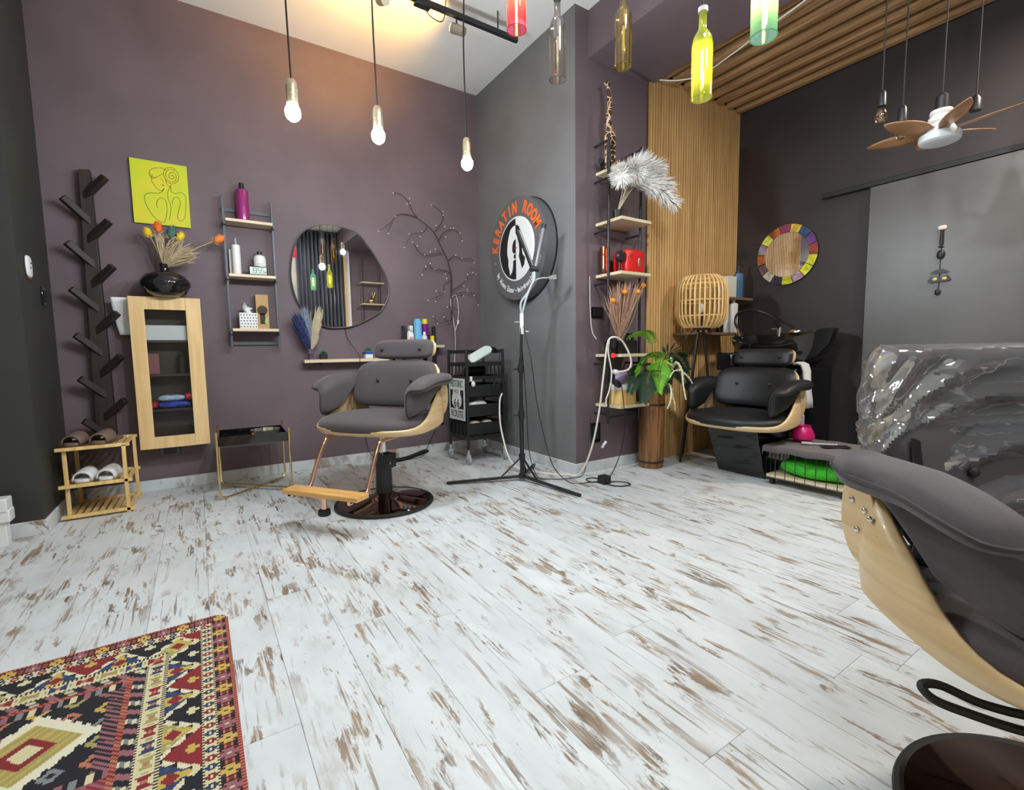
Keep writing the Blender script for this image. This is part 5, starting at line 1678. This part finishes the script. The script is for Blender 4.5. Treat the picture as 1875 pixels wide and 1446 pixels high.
bottle('white tub bottle beside the tall one on the lower shelf', (4.06, 2.62, z2), .036, .20, M['white'], M['grey_plastic'], (.5, .02), .9)
bottle('short dark jar on the lower shelf below the lantern', (3.97, 2.61, z2), .036, .085, M['gloss_black'], M['black'], (.9, .02), .95, name='jar')
bottle('brown glass jar on the lower shelf below the lantern', (3.86, 2.61, z2), .036, .075, mat('brown_jar_glass', (.10, .04, .02), .15), M['black'], (.9, .02), .95, name='jar')
bottle('small amber jar at the slat end of the lower shelf', (3.58, 2.62, z2), .028, .05, mat('amber_jar', (.30, .12, .03), .2), M['offwhite'], (.9, .012), .95, name='jar')

# ------------------------------------------------------------------ wash basin
t = thing('wash_basin', 'gloss black shampoo basin with hose behind the wash chair', 'basin', (4.05, 2.12, 0))
put('cabinet', MB().box(3.83, 4.42, 1.86, 2.44, .0, .80), M['gloss_black'], t, bev=.012)
g = []
n = 40
prof_b = [(.16, .80), (.25, .82), (.33, .90), (.375, 1.00), (.395, 1.075), (.40, 1.09), (.385, 1.095), (.36, 1.05), (.30, .95), (.2, .88), (0, .87)]
vs, fs = [], []
for (r_, z) in prof_b:
    for k in range(n):
        a = 2 * pi * k / n
        cx_, sy_ = sgnpow(cos(a), .72), sgnpow(sin(a), .72)
        dip = -.085 * max(0, -cos(a)) ** 2 * (1 if z > .95 else (z - .8) / .15 if z > .8 else 0) + .02 * sin(a) * -1 * (1 if z > 1 else 0)
        vs.append((4.115 + r_ * .78 * cx_, 2.12 + r_ * .96 * sy_, z + dip))
for i in range(len(prof_b) - 1):
    for k in range(n):
        fs.append((i * n + k, i * n + (k + 1) % n, (i + 1) * n + (k + 1) % n, (i + 1) * n + k))
put('bowl', MB().add(vs, fs), M['gloss_black'], t)
put('neck_support', MB().box(3.70, 3.82, 2.30, 2.46, .78, .93), M['gloss_black'], t, bev=.02)
put('tap', MB().cyl((4.22, 2.20, 1.06), (4.22, 2.20, 1.14), .02, n=14).cyl((4.22, 2.20, 1.13), (4.15, 2.24, 1.12), .010, n=10), M['chrome'], t)
put('mixer_knob', MB().sup((4.2, 2.06, 1.09), (.035, .05, .03), .8, .8, 16, 8), M['chrome'], t)
put('hose', MB().tube(spl([(4.21, 2.20, 1.13), (4.16, 2.22, 1.21), (4.1, 2.30, 1.275), (4.08, 2.40, 1.295), (4.06, 2.49, 1.27), (4.04, 2.50, 1.20), (4.02, 2.46, 1.13), (4.0, 2.43, 1.09)], 6), .011, 8), M['black'], t)
put('shower_head', MB().cyl((4.02, 2.46, 1.13), (3.99, 2.41, 1.06), .013, .022, 12), M['chrome'], t)
one('hung_towel', 'white towel hanging over the side of the wash basin', 'towel', MB().sheet([[(3.86 + .10 * j / 5 + .01 * sin(k * .9), y_ + .012 * sin(j * 1.3 + k * .5), z_) for j in range(6)] for k, (y_, z_) in enumerate([(1.90, .835), (1.87, .845), (1.835, .83), (1.815, .78), (1.805, .70), (1.80, .62), (1.795, .56), (1.80, .50)])]), M['white_towel'], solid=.018)

# low rolling crate with towels
t = thing('rolling_crate', 'low black wire crate on casters beside the wash chair', 'crate', (3.6, 1.55, 0))
cx0, cx1, cy0, cy1 = 3.34, 3.80, 1.28, 1.80
put('board', MB().box(cx0, cx1, cy0, cy1, .055, .075), M['shelf_wood'], t, bev=.002)
for (a, b) in (((cx0, cy0), (cx0, cy1)), ((cx0, cy0), (cx1, cy0)), ((cx1, cy0), (cx1, cy1)), ((cx0, cy1), (cx1, cy1))):
    put('rim_wire', MB().cyl((*a, .265), (*b, .265), .005, n=6).cyl((*a, .05), (*b, .05), .005, n=6), M['black_metal'], t)
    nn = 8
    for k in range(nn + 1):
        px, py = a[0] + (b[0] - a[0]) * k / nn, a[1] + (b[1] - a[1]) * k / nn
        put('wire', MB().cyl((px, py, .05), (px, py, .265), .0028, n=5), M['black_metal'], t)
for (px, py) in ((cx0 + .03, cy0 + .04), (cx0 + .03, cy1 - .03), (cx1 - .03, cy0 + .04), (cx1 - .03, cy1 - .03)):
    put('caster', MB().lathe([(0, -.012), (.022, -.012), (.024, 0), (.022, .012), (0, .012)], (px, py, .024), 14, 'y').box(px - .01, px + .01, py - .014, py + .014, .03, .055), M['black'], t)
M['green_towel'] = mat('bright_green_terry', (.045, .46, .02), .9, bump=1.0, bscale=300, var=.2, vscale=60)
M['grey_towel'] = mat('taupe_grey_terry', (.16, .14, .14), .95, bump=.8, bscale=350)
one('green_towel', 'bright green folded towel lying inside the low crate', 'towel', MB().sup((3.55, 1.53, .135), (.19, .235, .060), .7, .6, 40, 12, lambda x, y, z: (x, y, z + .010 * sin(24 * x + 3) * cos(17 * y))), M['green_towel'])
n_ = 22
g = []
for i in range(n_ + 1):
    row = []
    for j in range(n_ + 1):
        a, b = -1.12 + 2.24 * i / n_, -1.10 + 2.2 * j / n_
        xx, yy = 3.57 + .24 * max(-1.03, min(1.03, a)), 1.54 + .275 * max(-1.03, min(1.03, b))
        drop = max(0, abs(a) - 1.03) * .45 + max(0, abs(b) - 1.03) * .45
        row.append((xx + .004 * sin(9 * b), yy, .279 + .004 * sin(13 * a) * cos(8 * b) - drop))
    g.append(row)
one('grey_towel', 'taupe grey towel spread over the low crate', 'towel', MB().sheet(g), M['grey_towel'], solid=.010)
one('pink_bowl', 'magenta pink plastic bowl on the grey towel', 'bowl', MB().lathe([(0, .291), (.05, .291), (.072, .31), (.076, .335), (.062, .37), (.048, .395), (.052, .405), (.046, .405), (.042, .395), (.056, .37), (.068, .335), (0, .30)], (3.63, 1.70, 0), 28), mat('magenta_bowl', (.62, .01, .16), .3, coat=.2))
t = bottle('violet and white spray can standing beside the pink bowl', (3.79, 1.80, .289), .030, .17, mat('violet_can', (.50, .40, .62), .3, var=.5, vscale=40), M['white'], (.8, .03), .95, name='spray_can')
one('tint_brush', 'white and purple tint brush lying on the grey towel', 'brush', MB().bar((3.55, 1.60, .297), (3.62, 1.47, .299), .014, .006).bar((3.55, 1.60, .297), (3.52, 1.655, .297), .035, .010), M['white'])
one('black_comb', 'flat black comb case on the grey towel beside the brush', 'comb', MB().bar((3.50, 1.52, .294), (3.62, 1.40, .294), .07, .008), M['black'], bev=.002)

# ------------------------------------------------------------------ dark wall: mosaic mirror, hanging charm
MY, MZ, MR = 2.285, 1.788, .262
t = thing('mosaic_mirror', 'round mirror with a patchwork frame of coloured tiles on the dark wall', 'mirror', (XD, MY, MZ))
put('backing', MB().lathe([(0, XD - .018), (MR - .002, XD - .018), (MR - .002, XD - .001), (0, XD - .001)], (0, MY, MZ), 56, 'x'), M['black'], t)
put('glass', MB().lathe([(0, XD - .0225), (.192, XD - .0225), (.192, XD - .018), (0, XD - .018)], (0, MY, MZ), 56, 'x'), M['mirror'], t, smooth=0)
cols = [(.60, .60, .03), (.30, .05, .03), (.16, .06, .25), (.03, .06, .16), (.65, .45, .06), (.25, .04, .10), (.42, .10, .03), (.62, .66, .10), (.34, .28, .30), (.45, .12, .03), (.12, .07, .08), (.55, .48, .38), (.03, .02, .05), (.60, .62, .02), (.40, .25, .35), (.68, .70, .02)]
nn = 16
for k in range(nn):
    a0, a1 = 360 * k / nn - 30 + .8, 360 * (k + 1) / nn - 30 - .8
    rngl = [a0 + (a1 - a0) * i / 4 for i in range(5)]
    poly = [(MY - MR * cos(radians(a)), MZ + MR * sin(radians(a))) for a in rngl] + [(MY - .194 * cos(radians(a)), MZ + .194 * sin(radians(a))) for a in reversed(rngl)]
    put('tile', MB().prism(poly, 'yz', XD - .026, XD - .018), mat('mosaic_tile', cols[k], .35, var=.5, vscale=22), t, bev=.001)

t = thing('hanging_charm', 'black hanging charm with yellow eyes on the grey sliding door', 'wall ornament', (XD - .05, 1.205, 1.78))
xw = XD - .052
put('hook', MB().sup((xw, 1.205, 1.785), (.006, .025, .016), .7, .7, 14, 8), mat('pale_hook', (.75, .62, .58), .4), t)
put('string', MB().cyl((xw, 1.205, 1.78), (xw, 1.207, 1.35), .0025, n=5), M['black'], t)
put('beads', MB().cyl((xw, 1.205, 1.77), (xw, 1.205, 1.67), .009, .012, 10).sup((xw, 1.205, 1.60), (.012, .022, .032), .8, .8, 14, 8).sup((xw, 1.205, 1.655), (.008, .018, .008), 1, 1, 10, 6), M['black'], t)
put('mask', MB().prism([(1.205 + .055, 1.475), (1.205 + .02, 1.498), (1.205 - .02, 1.498), (1.205 - .055, 1.475), (1.205 - .03, 1.47), (1.205 + .03, 1.47)], 'yz', xw - .004, xw + .004)
    .prism([(1.205 + .065, 1.42), (1.205 + .045, 1.452), (1.205, 1.44), (1.205 - .045, 1.452), (1.205 - .065, 1.42), (1.205 - .05, 1.412), (1.205 + .05, 1.408)], 'yz', xw - .006, xw + .005), M['black'], t)
put('eyes', MB().sup((xw - .007, 1.228, 1.432), (.004, .014, .011), 1, 1, 12, 8).sup((xw - .007, 1.176, 1.432), (.004, .014, .011), 1, 1, 12, 8), mat('yellow_eye', (.75, .55, .08), .35), t)
put('pendant', MB().sup((xw, 1.209, 1.34), (.010, .017, .022), .8, .8, 12, 8), M['black'], t)
# ================================================================== hanging lamps
M['cord'] = mat('black_textile_cord', (.015, .013, .013), .8)
M['brass_socket'] = mat('hammered_brass_socket', (.72, .60, .42), .25, .9, bump=1.0, bscale=130)
BULBS = [(.41, 2.30, 2.0, 'bare white pendant bulb nearest the coat tree'), (.79, 2.33, 2.0, 'middle bare white pendant bulb above the styling chair'), (1.31, 2.41, 2.0, 'bare white pendant bulb nearest the round sign'),
         (1.92, 1.0, 2.48, 'bare white pendant bulb behind the bottle lamps, seen in the mirror')]
for (bx_, by, bz, lb) in BULBS:
    t = thing('pendant_bulb', lb, 'pendant lamp', (bx_, by, ZC), group='bare pendant bulbs')
    wv = .006
    put('cord', MB().tube(spl([(bx_ - .01, by, ZC), (bx_ + wv, by, 3.0), (bx_ - wv, by, 2.6), (bx_, by, bz + .135)], 6), .004, 6), M['cord'], t)
    put('socket', MB().lathe([(0, bz + .135), (.012, bz + .135), (.020, bz + .125), (.0235, bz + .10), (.0235, bz + .035), (.018, bz + .03), (0, bz + .03)], (bx_, by, 0), 18), M['brass_socket'], t)
    put('bulb', MB().sup((bx_, by, bz), (.032, .032, .036), 1, 1, 12, 8), M['bulb'], t)

# bottle lamps: cut wine bottles with a filament lamp inside
def bottle_lamp(label, loc, tint, glow, lit, neck_tint=None, h=.31, r=.0375, dark=False):
    x, y, zb = loc
    t = thing('bottle_lamp', label, 'pendant lamp', (x, y, ZC - .0), group='cut bottle pendant lamps')
    g_ = clear('bottle_glass', tint, .03, .10, .55, frosted=.42 if lit else 0.0)
    up = [(r, 0), (r, h * .60), (r * .93, h * .68), (r * .70, h * .74), (r * .46, h * .78), (.0145, h * .82), (.0135, h * .97), (.0155, h * .975), (.0155, h)]
    put('bottle', MB().lathe([(a, zb + b) for a, b in up], (x, y, 0), 28, cap=False), g_, t)
    put('rim', MB().tube([(x + r * cos(a * pi / 14), y + r * sin(a * pi / 14), zb) for a in range(28)], .0018, 5, True), g_, t)
    put('cap', MB().lathe([(0, zb + h - .004), (.0175, zb + h - .004), (.0175, zb + h + .012), (0, zb + h + .012)], (x, y, 0), 14), M['white'] if lit and neck_tint else M['black'], t)
    put('cord', MB().cyl((x, y, zb + h + .012), (x, y, ZC), .003, n=6), M['cord'], t)
    hold = mat('lamp_holder_in_bottle', tuple(.55 * c for c in tint), .4)
    put('lamp_holder', MB().cyl((x, y, zb + h * .55), (x, y, zb + h * .74), .018, .016, 14), hold, t)
    e = mat('filament_glow', (.9, .8, .6), .4, emit=glow, estr=(160 if lit else 0.25))
    put('filament', MB().cyl((x, y, zb + h * .22), (x, y, zb + h * .54), .0045, n=8), e, t)
    put('bulb_glass', MB().lathe([(0, zb + h * .16), (.010, zb + h * .18), (.014, zb + h * .26), (.014, zb + h * .50), (.010, zb + h * .56), (0, zb + h * .56)], (x, y, 0), 14), clear('bulb_glass', (1, .97, .9), .03, .03), t)
bottle_lamp('pink red glass bottle lamp, lit, beside the track rail', (1.127, 1.644, 2.221), (1.0, .16, .26), (1, .42, .10), True)
bottle_lamp('clear glass bottle lamp, unlit, before the charcoal wall', (1.458, 1.80, 2.20), (.86, .83, .80), (1, .8, .5), False, h=.345)
bottle_lamp('amber yellow glass bottle lamp, unlit, before the bulkhead', (1.647, 1.578, 2.208), (.86, .70, .22), (1, .8, .3), False)
bottle_lamp('yellow green glass bottle lamp, lit, before the oak joists', (1.668, 1.195, 1.918), (.88, .92, .16), (1, .88, .12), True, True)
bottle_lamp('teal green glass bottle lamp, lit, at the top picture edge', (1.509, .867, 1.914), (.50, .92, .72), (.95, .95, .25), True)

# track rail with two warm spots
t = thing('track_rail', 'black ceiling track rail with warm spot heads', 'track light', (1.76, 3.16, 3.3))
put('rail', MB().box(.35, 2.17, 3.145, 3.175, 3.285, 3.32), M['black_metal'], t, bev=.002)
for xx in (.6, 1.4, 2.0):
    put('hanger', MB().cyl((xx, 3.16, 3.32), (xx, 3.16, ZC), .005, n=6), M['black_metal'], t)
put('feed_box', MB().box(1.35, 1.46, 3.135, 3.185, 3.265, 3.29), M['black'], t, bev=.004)
put('feed_wire', MB().tube(spl([(1.40, 3.14, 3.27), (1.44, 3.12, 3.20), (1.52, 3.12, 3.19), (1.56, 3.14, 3.26), (1.58, 3.15, 3.40), (1.60, 3.15, ZC)], 5), .0035, 5), M['black'], t)
M['spot_shell'] = mat('champagne_spot_shell', (.42, .36, .27), .35, .6)
for (sx_, aim) in ((1.66, (-.42, .45, .30)), (1.13, (-.05, .60, .34))):
    a = Vector(aim).normalized()
    c_ = Vector((sx_, 3.16, 3.21))
    s_ = put('spot_head', MB().tube([c_ - a * .06, c_ + a * .035, c_ + a * .04], [.030, .034, .030], 20), M['spot_shell'], t)
    put('spot_arm', MB().cyl((sx_, 3.16, 3.285), c_, .006, n=8), M['black'], s_)
    put('spot_lens', MB().tube([c_ + a * .0405, c_ + a * .043], .027, 18), mat('warm_lens', (1, .8, .4), .3, emit=(1, .62, .16), estr=25), s_)
    l = bpy.data.lights.new('track_spot_light', 'SPOT')
    l.energy = SPOT_POWER
    l.color = (1, .52, .09)
    l.spot_size = radians(120)
    l.spot_blend = .9
    l.shadow_soft_size = .03
    lo = bpy.data.objects.new('track_spot_light', l)
    lo.location = c_ + a * .06
    lo.rotation_euler = a.to_track_quat('-Z', 'Y').to_euler()
    COL.objects.link(lo)

# edison pendants and the fan lamp under the joists
M['edison'] = clear('smoky_bulb_glass', (.9, .78, .6), .02, .12, .5)
def edison(label, x, y, zb):
    t = thing('filament_pendant', label, 'pendant lamp', (x, y, 3.165), group='black filament pendants')
    put('cord', MB().cyl((x, y, zb + .17), (x, y, 3.4), .0035, n=6), M['cord'], t)
    put('socket', MB().lathe([(0, zb + .17), (.012, zb + .17), (.020, zb + .155), (.022, zb + .09), (0, zb + .09)], (x, y, 0), 16), M['black'], t)
    put('bulb', MB().lathe([(.014, zb + .09), (.02, zb + .075), (.03, zb + .045), (.029, zb + .022), (.018, zb + .004), (0, zb)], (x, y, 0), 18), M['edison'], t)
    put('filament', MB().tube([(x + .008 * cos(k * 1.2), y + .008 * sin(k * 1.2), zb + .02 + k * .005) for k in range(11)], .0016, 4), M['gold'], t)
edison('black filament pendant with a clear bulb, farther from the fan blade', 3.20, 1.165, 2.175)
edison('black filament pendant with a clear bulb just behind the fan blade tip', 3.22, 1.075, 2.065)
x, y, z = 3.70, .90, 2.28
t = thing('filament_pendant', 'black pendant socket hanging behind the fan blades', 'pendant lamp', (x, y, 3.165), group='black filament pendants')
put('cord', MB().cyl((x, y, z + .06), (x, y, 3.4), .0035, n=6), M['cord'], t)
put('socket', MB().lathe([(0, z + .06), (.012, z + .06), (.024, z + .04), (.026, z - .02), (0, z - .02)], (x, y, 0), 16), M['black'], t)
fx, fy, fz = 3.30, .935, 2.04
t = thing('fan_lamp', 'white socket fan lamp with brown leaf shaped blades', 'ceiling fan', (fx, fy, 3.165))
put('cord', MB().cyl((fx, fy, fz + .22), (fx, fy, 3.4), .0035, n=6), M['cord'], t)
put('socket', MB().lathe([(0, fz + .22), (.012, fz + .22), (.026, fz + .205), (.028, fz + .13), (0, fz + .13)], (fx, fy, 0), 18), M['black'], t)
put('motor', MB().lathe([(0, fz + .135), (.045, fz + .135), (.048, fz + .12), (.040, fz + .11), (.052, fz + .10), (.052, fz + .08), (.042, fz + .07), (.05, fz + .06), (.06, fz + .045), (.062, fz + .03), (0, fz + .03)], (fx, fy, 0), 28), M['white'], t)
put('lamp_disc', MB().sup((fx, fy, fz + .0), (.088, .088, .03), .5, 1, 32, 10), mat('opal_disc', (.70, .74, .76), .3), t)
put('blade_ring', MB().lathe([(0, fz + .028), (.07, fz + .028), (.07, fz + .034), (0, fz + .034)], (fx, fy, 0), 24), M['white'], t)
M['blade'] = wood('brown_fan_blade', (.30, .15, .07), (.46, .25, .12), (10, 10, 10), .4)
for k in range(6):
    a = radians(k * 60 + 33)
    pts = []
    g = []
    for i in range(13):
        f = i / 12
        wd = .050 * sin(pi * min(1, .12 + .88 * f)) ** .7 if f < 1 else .004
        rr2 = .06 + .26 * f
        row = []
        for j in range(5):
            b = (j / 4 - .5) * 2 * wd
            lx_, ly_ = rr2, b
            row.append((fx + lx_ * cos(a) - ly_ * sin(a), fy + lx_ * sin(a) + ly_ * cos(a), fz + .033 + .25 * b + .02 * f))
        g.append(row)
    put('blade', MB().sheet(g), M['blade'], t, solid=.004)

# white string cable stretched under the joists
one('string_cable', 'white string light cable stretched under the oak joists', 'cable', MB().tube(spl([(3.25, 2.74, 3.135), (3.36, 2.60, 3.10), (3.42, 2.40, 3.09), (3.30, 1.80, 3.09), (3.20, 1.2, 3.10), (3.15, .5, 3.11), (3.12, -.4, 3.115)], 8), .005, 6), M['white'])
one('string_bulb', 'tiny white bulb holder dangling from the string cable', 'light bulb', MB().cyl((3.40, 2.47, 3.09), (3.40, 2.465, 3.06), .004, n=6).sup((3.40, 2.465, 3.045), (.010, .010, .018), 1, 1, 10, 8), M['offwhite'])

# ================================================================== rug
RX1, RY1 = .036, 2.03
RWD, RLN = 1.30, 1.85
CS = .005
def rug_colors():
    K = (.010, .009, .014); RED = (.21, .018, .022); CREAM = (.62, .56, .34); OLIVE = (.34, .30, .11); NAVY = (.026, .042, .10)
    GOLD = (.52, .36, .08); ROSE = (.28, .11, .13); ORNG = (.42, .16, .09); GREY = (.20, .21, .22); WHITE = (.70, .67, .50)
    nx, ny = int(RWD / CS), int(RLN / CS)
    def flower(a, b, s):
        r_ = sqrt(a * a + b * b) / s
        th = atan2(b, a)
        return r_ < .62 + .38 * abs(cos(2 * th))
    out = {}
    for i in range(nx):
        for j in range(ny):
            u, v = (i + .5) * CS, (j + .5) * CS          # from the long edge / from the short edge
            u2, v2 = min(u, RWD - u), min(v, RLN - v)
            if u2 < v2:
                b, s = u2, v
            else:
                b, s = v2, u
            c_ = K
            if b < .012:
                c_ = ORNG if int(s / CS) % 2 else RED
            elif b < .048:
                k = int(s / .055); q = (s / .055 - k - .5) * .055; m_ = b - .030
                c_ = K
                if flower(q, m_, .020):
                    c_ = ((GOLD, OLIVE), (ROSE, CREAM))[k % 2][0]
                    if abs(q) + abs(m_) < .007: c_ = (K, CREAM)[k % 2]
                elif (abs(abs(q) - .0275) < .006 and abs(m_) < .012) or abs(abs(m_) + abs(q) - .027) < .003:
                    c_ = RED if int((q + m_) / CS) % 3 else ORNG
            elif b < .054 or .080 < b < .086:
                c_ = CREAM if int(s / CS) % 2 else K
            elif b < .080:
                k = int(s / .030); q = s / .030 - k - .5; m_ = (b - .067) / .011
                c_ = CREAM
                rr3 = (q / .36) ** 2 + m_ * m_
                if rr3 < 1: c_ = (NAVY if k % 2 else RED) if rr3 > .16 else CREAM
            elif b < .170:
                w_ = (b - .086) / .084
                k = int(s / .15); q = s / .15 - k
                tri = abs(q - .5) * 2          # 0 centre, 1 edge
                if tri < .95 - w_ * .95 + .0:
                    c_ = (RED, K)[k % 2]
                    if flower(q * .15 - .075, (w_ - .25) * .084, .016): c_ = CREAM if k % 2 else GOLD
                elif tri < 1.18 - w_ * .95:
                    c_ = CREAM if (int(s / .010) + int(b / .010)) % 2 or w_ < .2 else WHITE
                    if int(s / .015) % 2 and int(b / .015) % 2: c_ = K
                else:
                    qq = 1 - tri
                    c_ = (NAVY, OLIVE, NAVY)[(k + (q > .5)) % 3]
                    if qq < .22 * w_ + .05: c_ = GOLD
                    if flower((q - round(q)) * .15, (w_ - .75) * .084, .018): c_ = RED
                    elif int(s / .010) % 2 and int(b / .010) % 2 and c_ != GOLD: c_ = tuple(min(1, x * 1.6) for x in c_)
            elif b < .178 or .218 < b < .226:
                c_ = K if int(s / CS) % 2 else CREAM
            elif b < .218:
                k = int(s / .058); q = (s / .058 - k - .5); m_ = (b - .198) / .018
                c_ = CREAM
                if abs(q) < .34 and abs(m_) < .35 + 1.7 * abs(q): 
                    c_ = (RED, NAVY, OLIVE)[k % 3]
                    if abs(q) * 2.2 + abs(m_) * .6 < .28: c_ = ORNG
                elif abs(abs(q) - .48) < .03 and abs(m_) < .4: c_ = OLIVE
            elif b < .256:
                k = int((s + (b - .226) * .6) / .020)
                c_ = (GREY, K, ROSE, K)[k % 4]
                if int(b / .010) % 2 and k % 4 == 0: c_ = CREAM
            elif b < .268:
                c_ = ORNG if int((s + b) / .007) % 2 else RED
            else:
                # field: diamonds in dark and red panels divided across the rug
                pu, pv = u - .268, v - .268
                Lw, Lp = RWD - .536, .36
                k = int(pv / Lp) if pv > 0 else 0
                q = pv / Lp - k
                a_, d_ = (pu / Lw - .5) * 2, (q - .5) * 2
                ground = (K, RED)[k % 2]
                c_ = ground
                if q < .09:
                    c_ = (ROSE, K, CREAM, K, GREY, K)[int(pu / .014) % 6]
                elif abs(a_) > .90:
                    c_ = ROSE if int((pu + pv) / .009) % 2 else ground
                else:
                    # three diamonds side by side
                    t3 = pu / Lw * 2.2 - .02
                    kk = int(t3); f3 = (t3 - kk - .5) * 2
                    dm = abs(f3) * .92 + abs(d_ - .08) * .95
                    step_ = .06 * (int(pu / .012) % 2)
                    if dm < .18: c_ = CREAM
                    elif dm < .32: c_ = RED if k % 2 == 0 else NAVY
                    elif dm < .58: c_ = OLIVE if int((pu - pv) / .010) % 3 else GOLD
                    elif dm < .76 + step_: c_ = WHITE if k % 2 == 0 else CREAM
                    elif flower(((pu / .075) % 1 - .5) * .075, ((pv / .07) % 1 - .5) * .07, .024):
                        c_ = (ROSE, GOLD, GREY, OLIVE, ORNG)[(int(pu / .075) * 3 + int(pv / .07)) % 5]
                        if abs((pu / .075) % 1 - .5) + abs((pv / .07) % 1 - .5) < .14: c_ = ground
            out[i, j] = c_
    return nx, ny, out
nx, ny, rc = rug_colors()
me = bpy.data.meshes.new('rug')
vs = []
def inside(i, j):
    """rounded corners"""
    r_ = .05
    u, v = (i + .5) * CS, (j + .5) * CS
    u2, v2 = min(u, RWD - u), min(v, RLN - v)
    return not (u2 < r_ and v2 < r_ and (r_ - u2) ** 2 + (r_ - v2) ** 2 > r_ * r_)
idx = {}
fs, cl = [], []
for i in range(nx):
    for j in range(ny):
        if not inside(i, j):
            continue
        q = []
        for (a, b) in ((i, j), (i, j + 1), (i + 1, j + 1), (i + 1, j)):
            if (a, b) not in idx:
                idx[a, b] = len(vs)
                xx, yy = RX1 - a * CS, RY1 - b * CS
                vs.append((xx, yy, .007 + .0012 * sin(9 * xx + 4 * yy) * sin(7 * yy)))
            q.append(idx[a, b])
        fs.append(q)
        cl.append(rc[i, j])
me.from_pydata(vs, [], fs)
ca = me.color_attributes.new('weave', 'FLOAT_COLOR', 'CORNER')
buf = []
for c_ in cl:
    buf += [*c_, 1.0] * 4
ca.data.foreach_set('color', buf)
m = bpy.data.materials.new('woven_rug')
m.use_nodes = True
N, L = nodes_of(m)
at = N.new('ShaderNodeAttribute')
at.attribute_name = 'weave'
L.new(at.outputs['Color'], N['Principled BSDF'].inputs['Base Color'])
N['Principled BSDF'].inputs['Roughness'].default_value = .9
nz = N.new('ShaderNodeTexNoise')
nz.inputs['Scale'].default_value = 600
tc = N.new('ShaderNodeTexCoord')
L.new(tc.outputs['Object'], nz.inputs['Vector'])
bp = N.new('ShaderNodeBump')
bp.inputs['Strength'].default_value = .5
bp.inputs['Distance'].default_value = .002
L.new(nz.outputs['Fac'], bp.inputs['Height'])
L.new(bp.outputs[0], N['Principled BSDF'].inputs['Normal'])
me.materials.append(m)
bm = bmesh.new(); bm.from_mesh(me); bmesh.ops.recalc_face_normals(bm, faces=bm.faces)
bm.to_mesh(me); bm.free()
rug = thing('rug', 'patterned woven rug in red, navy and cream lying on the floor', 'rug', (RX1 - RWD / 2, RY1 - RLN / 2, 0))
o = bpy.data.objects.new('weave', me)
COL.objects.link(o)
o.parent = rug
o.location = -Vector(rug.location)
s = o.modifiers.new('thickness', 'SOLIDIFY')
s.thickness = .0055
s.offset = -1
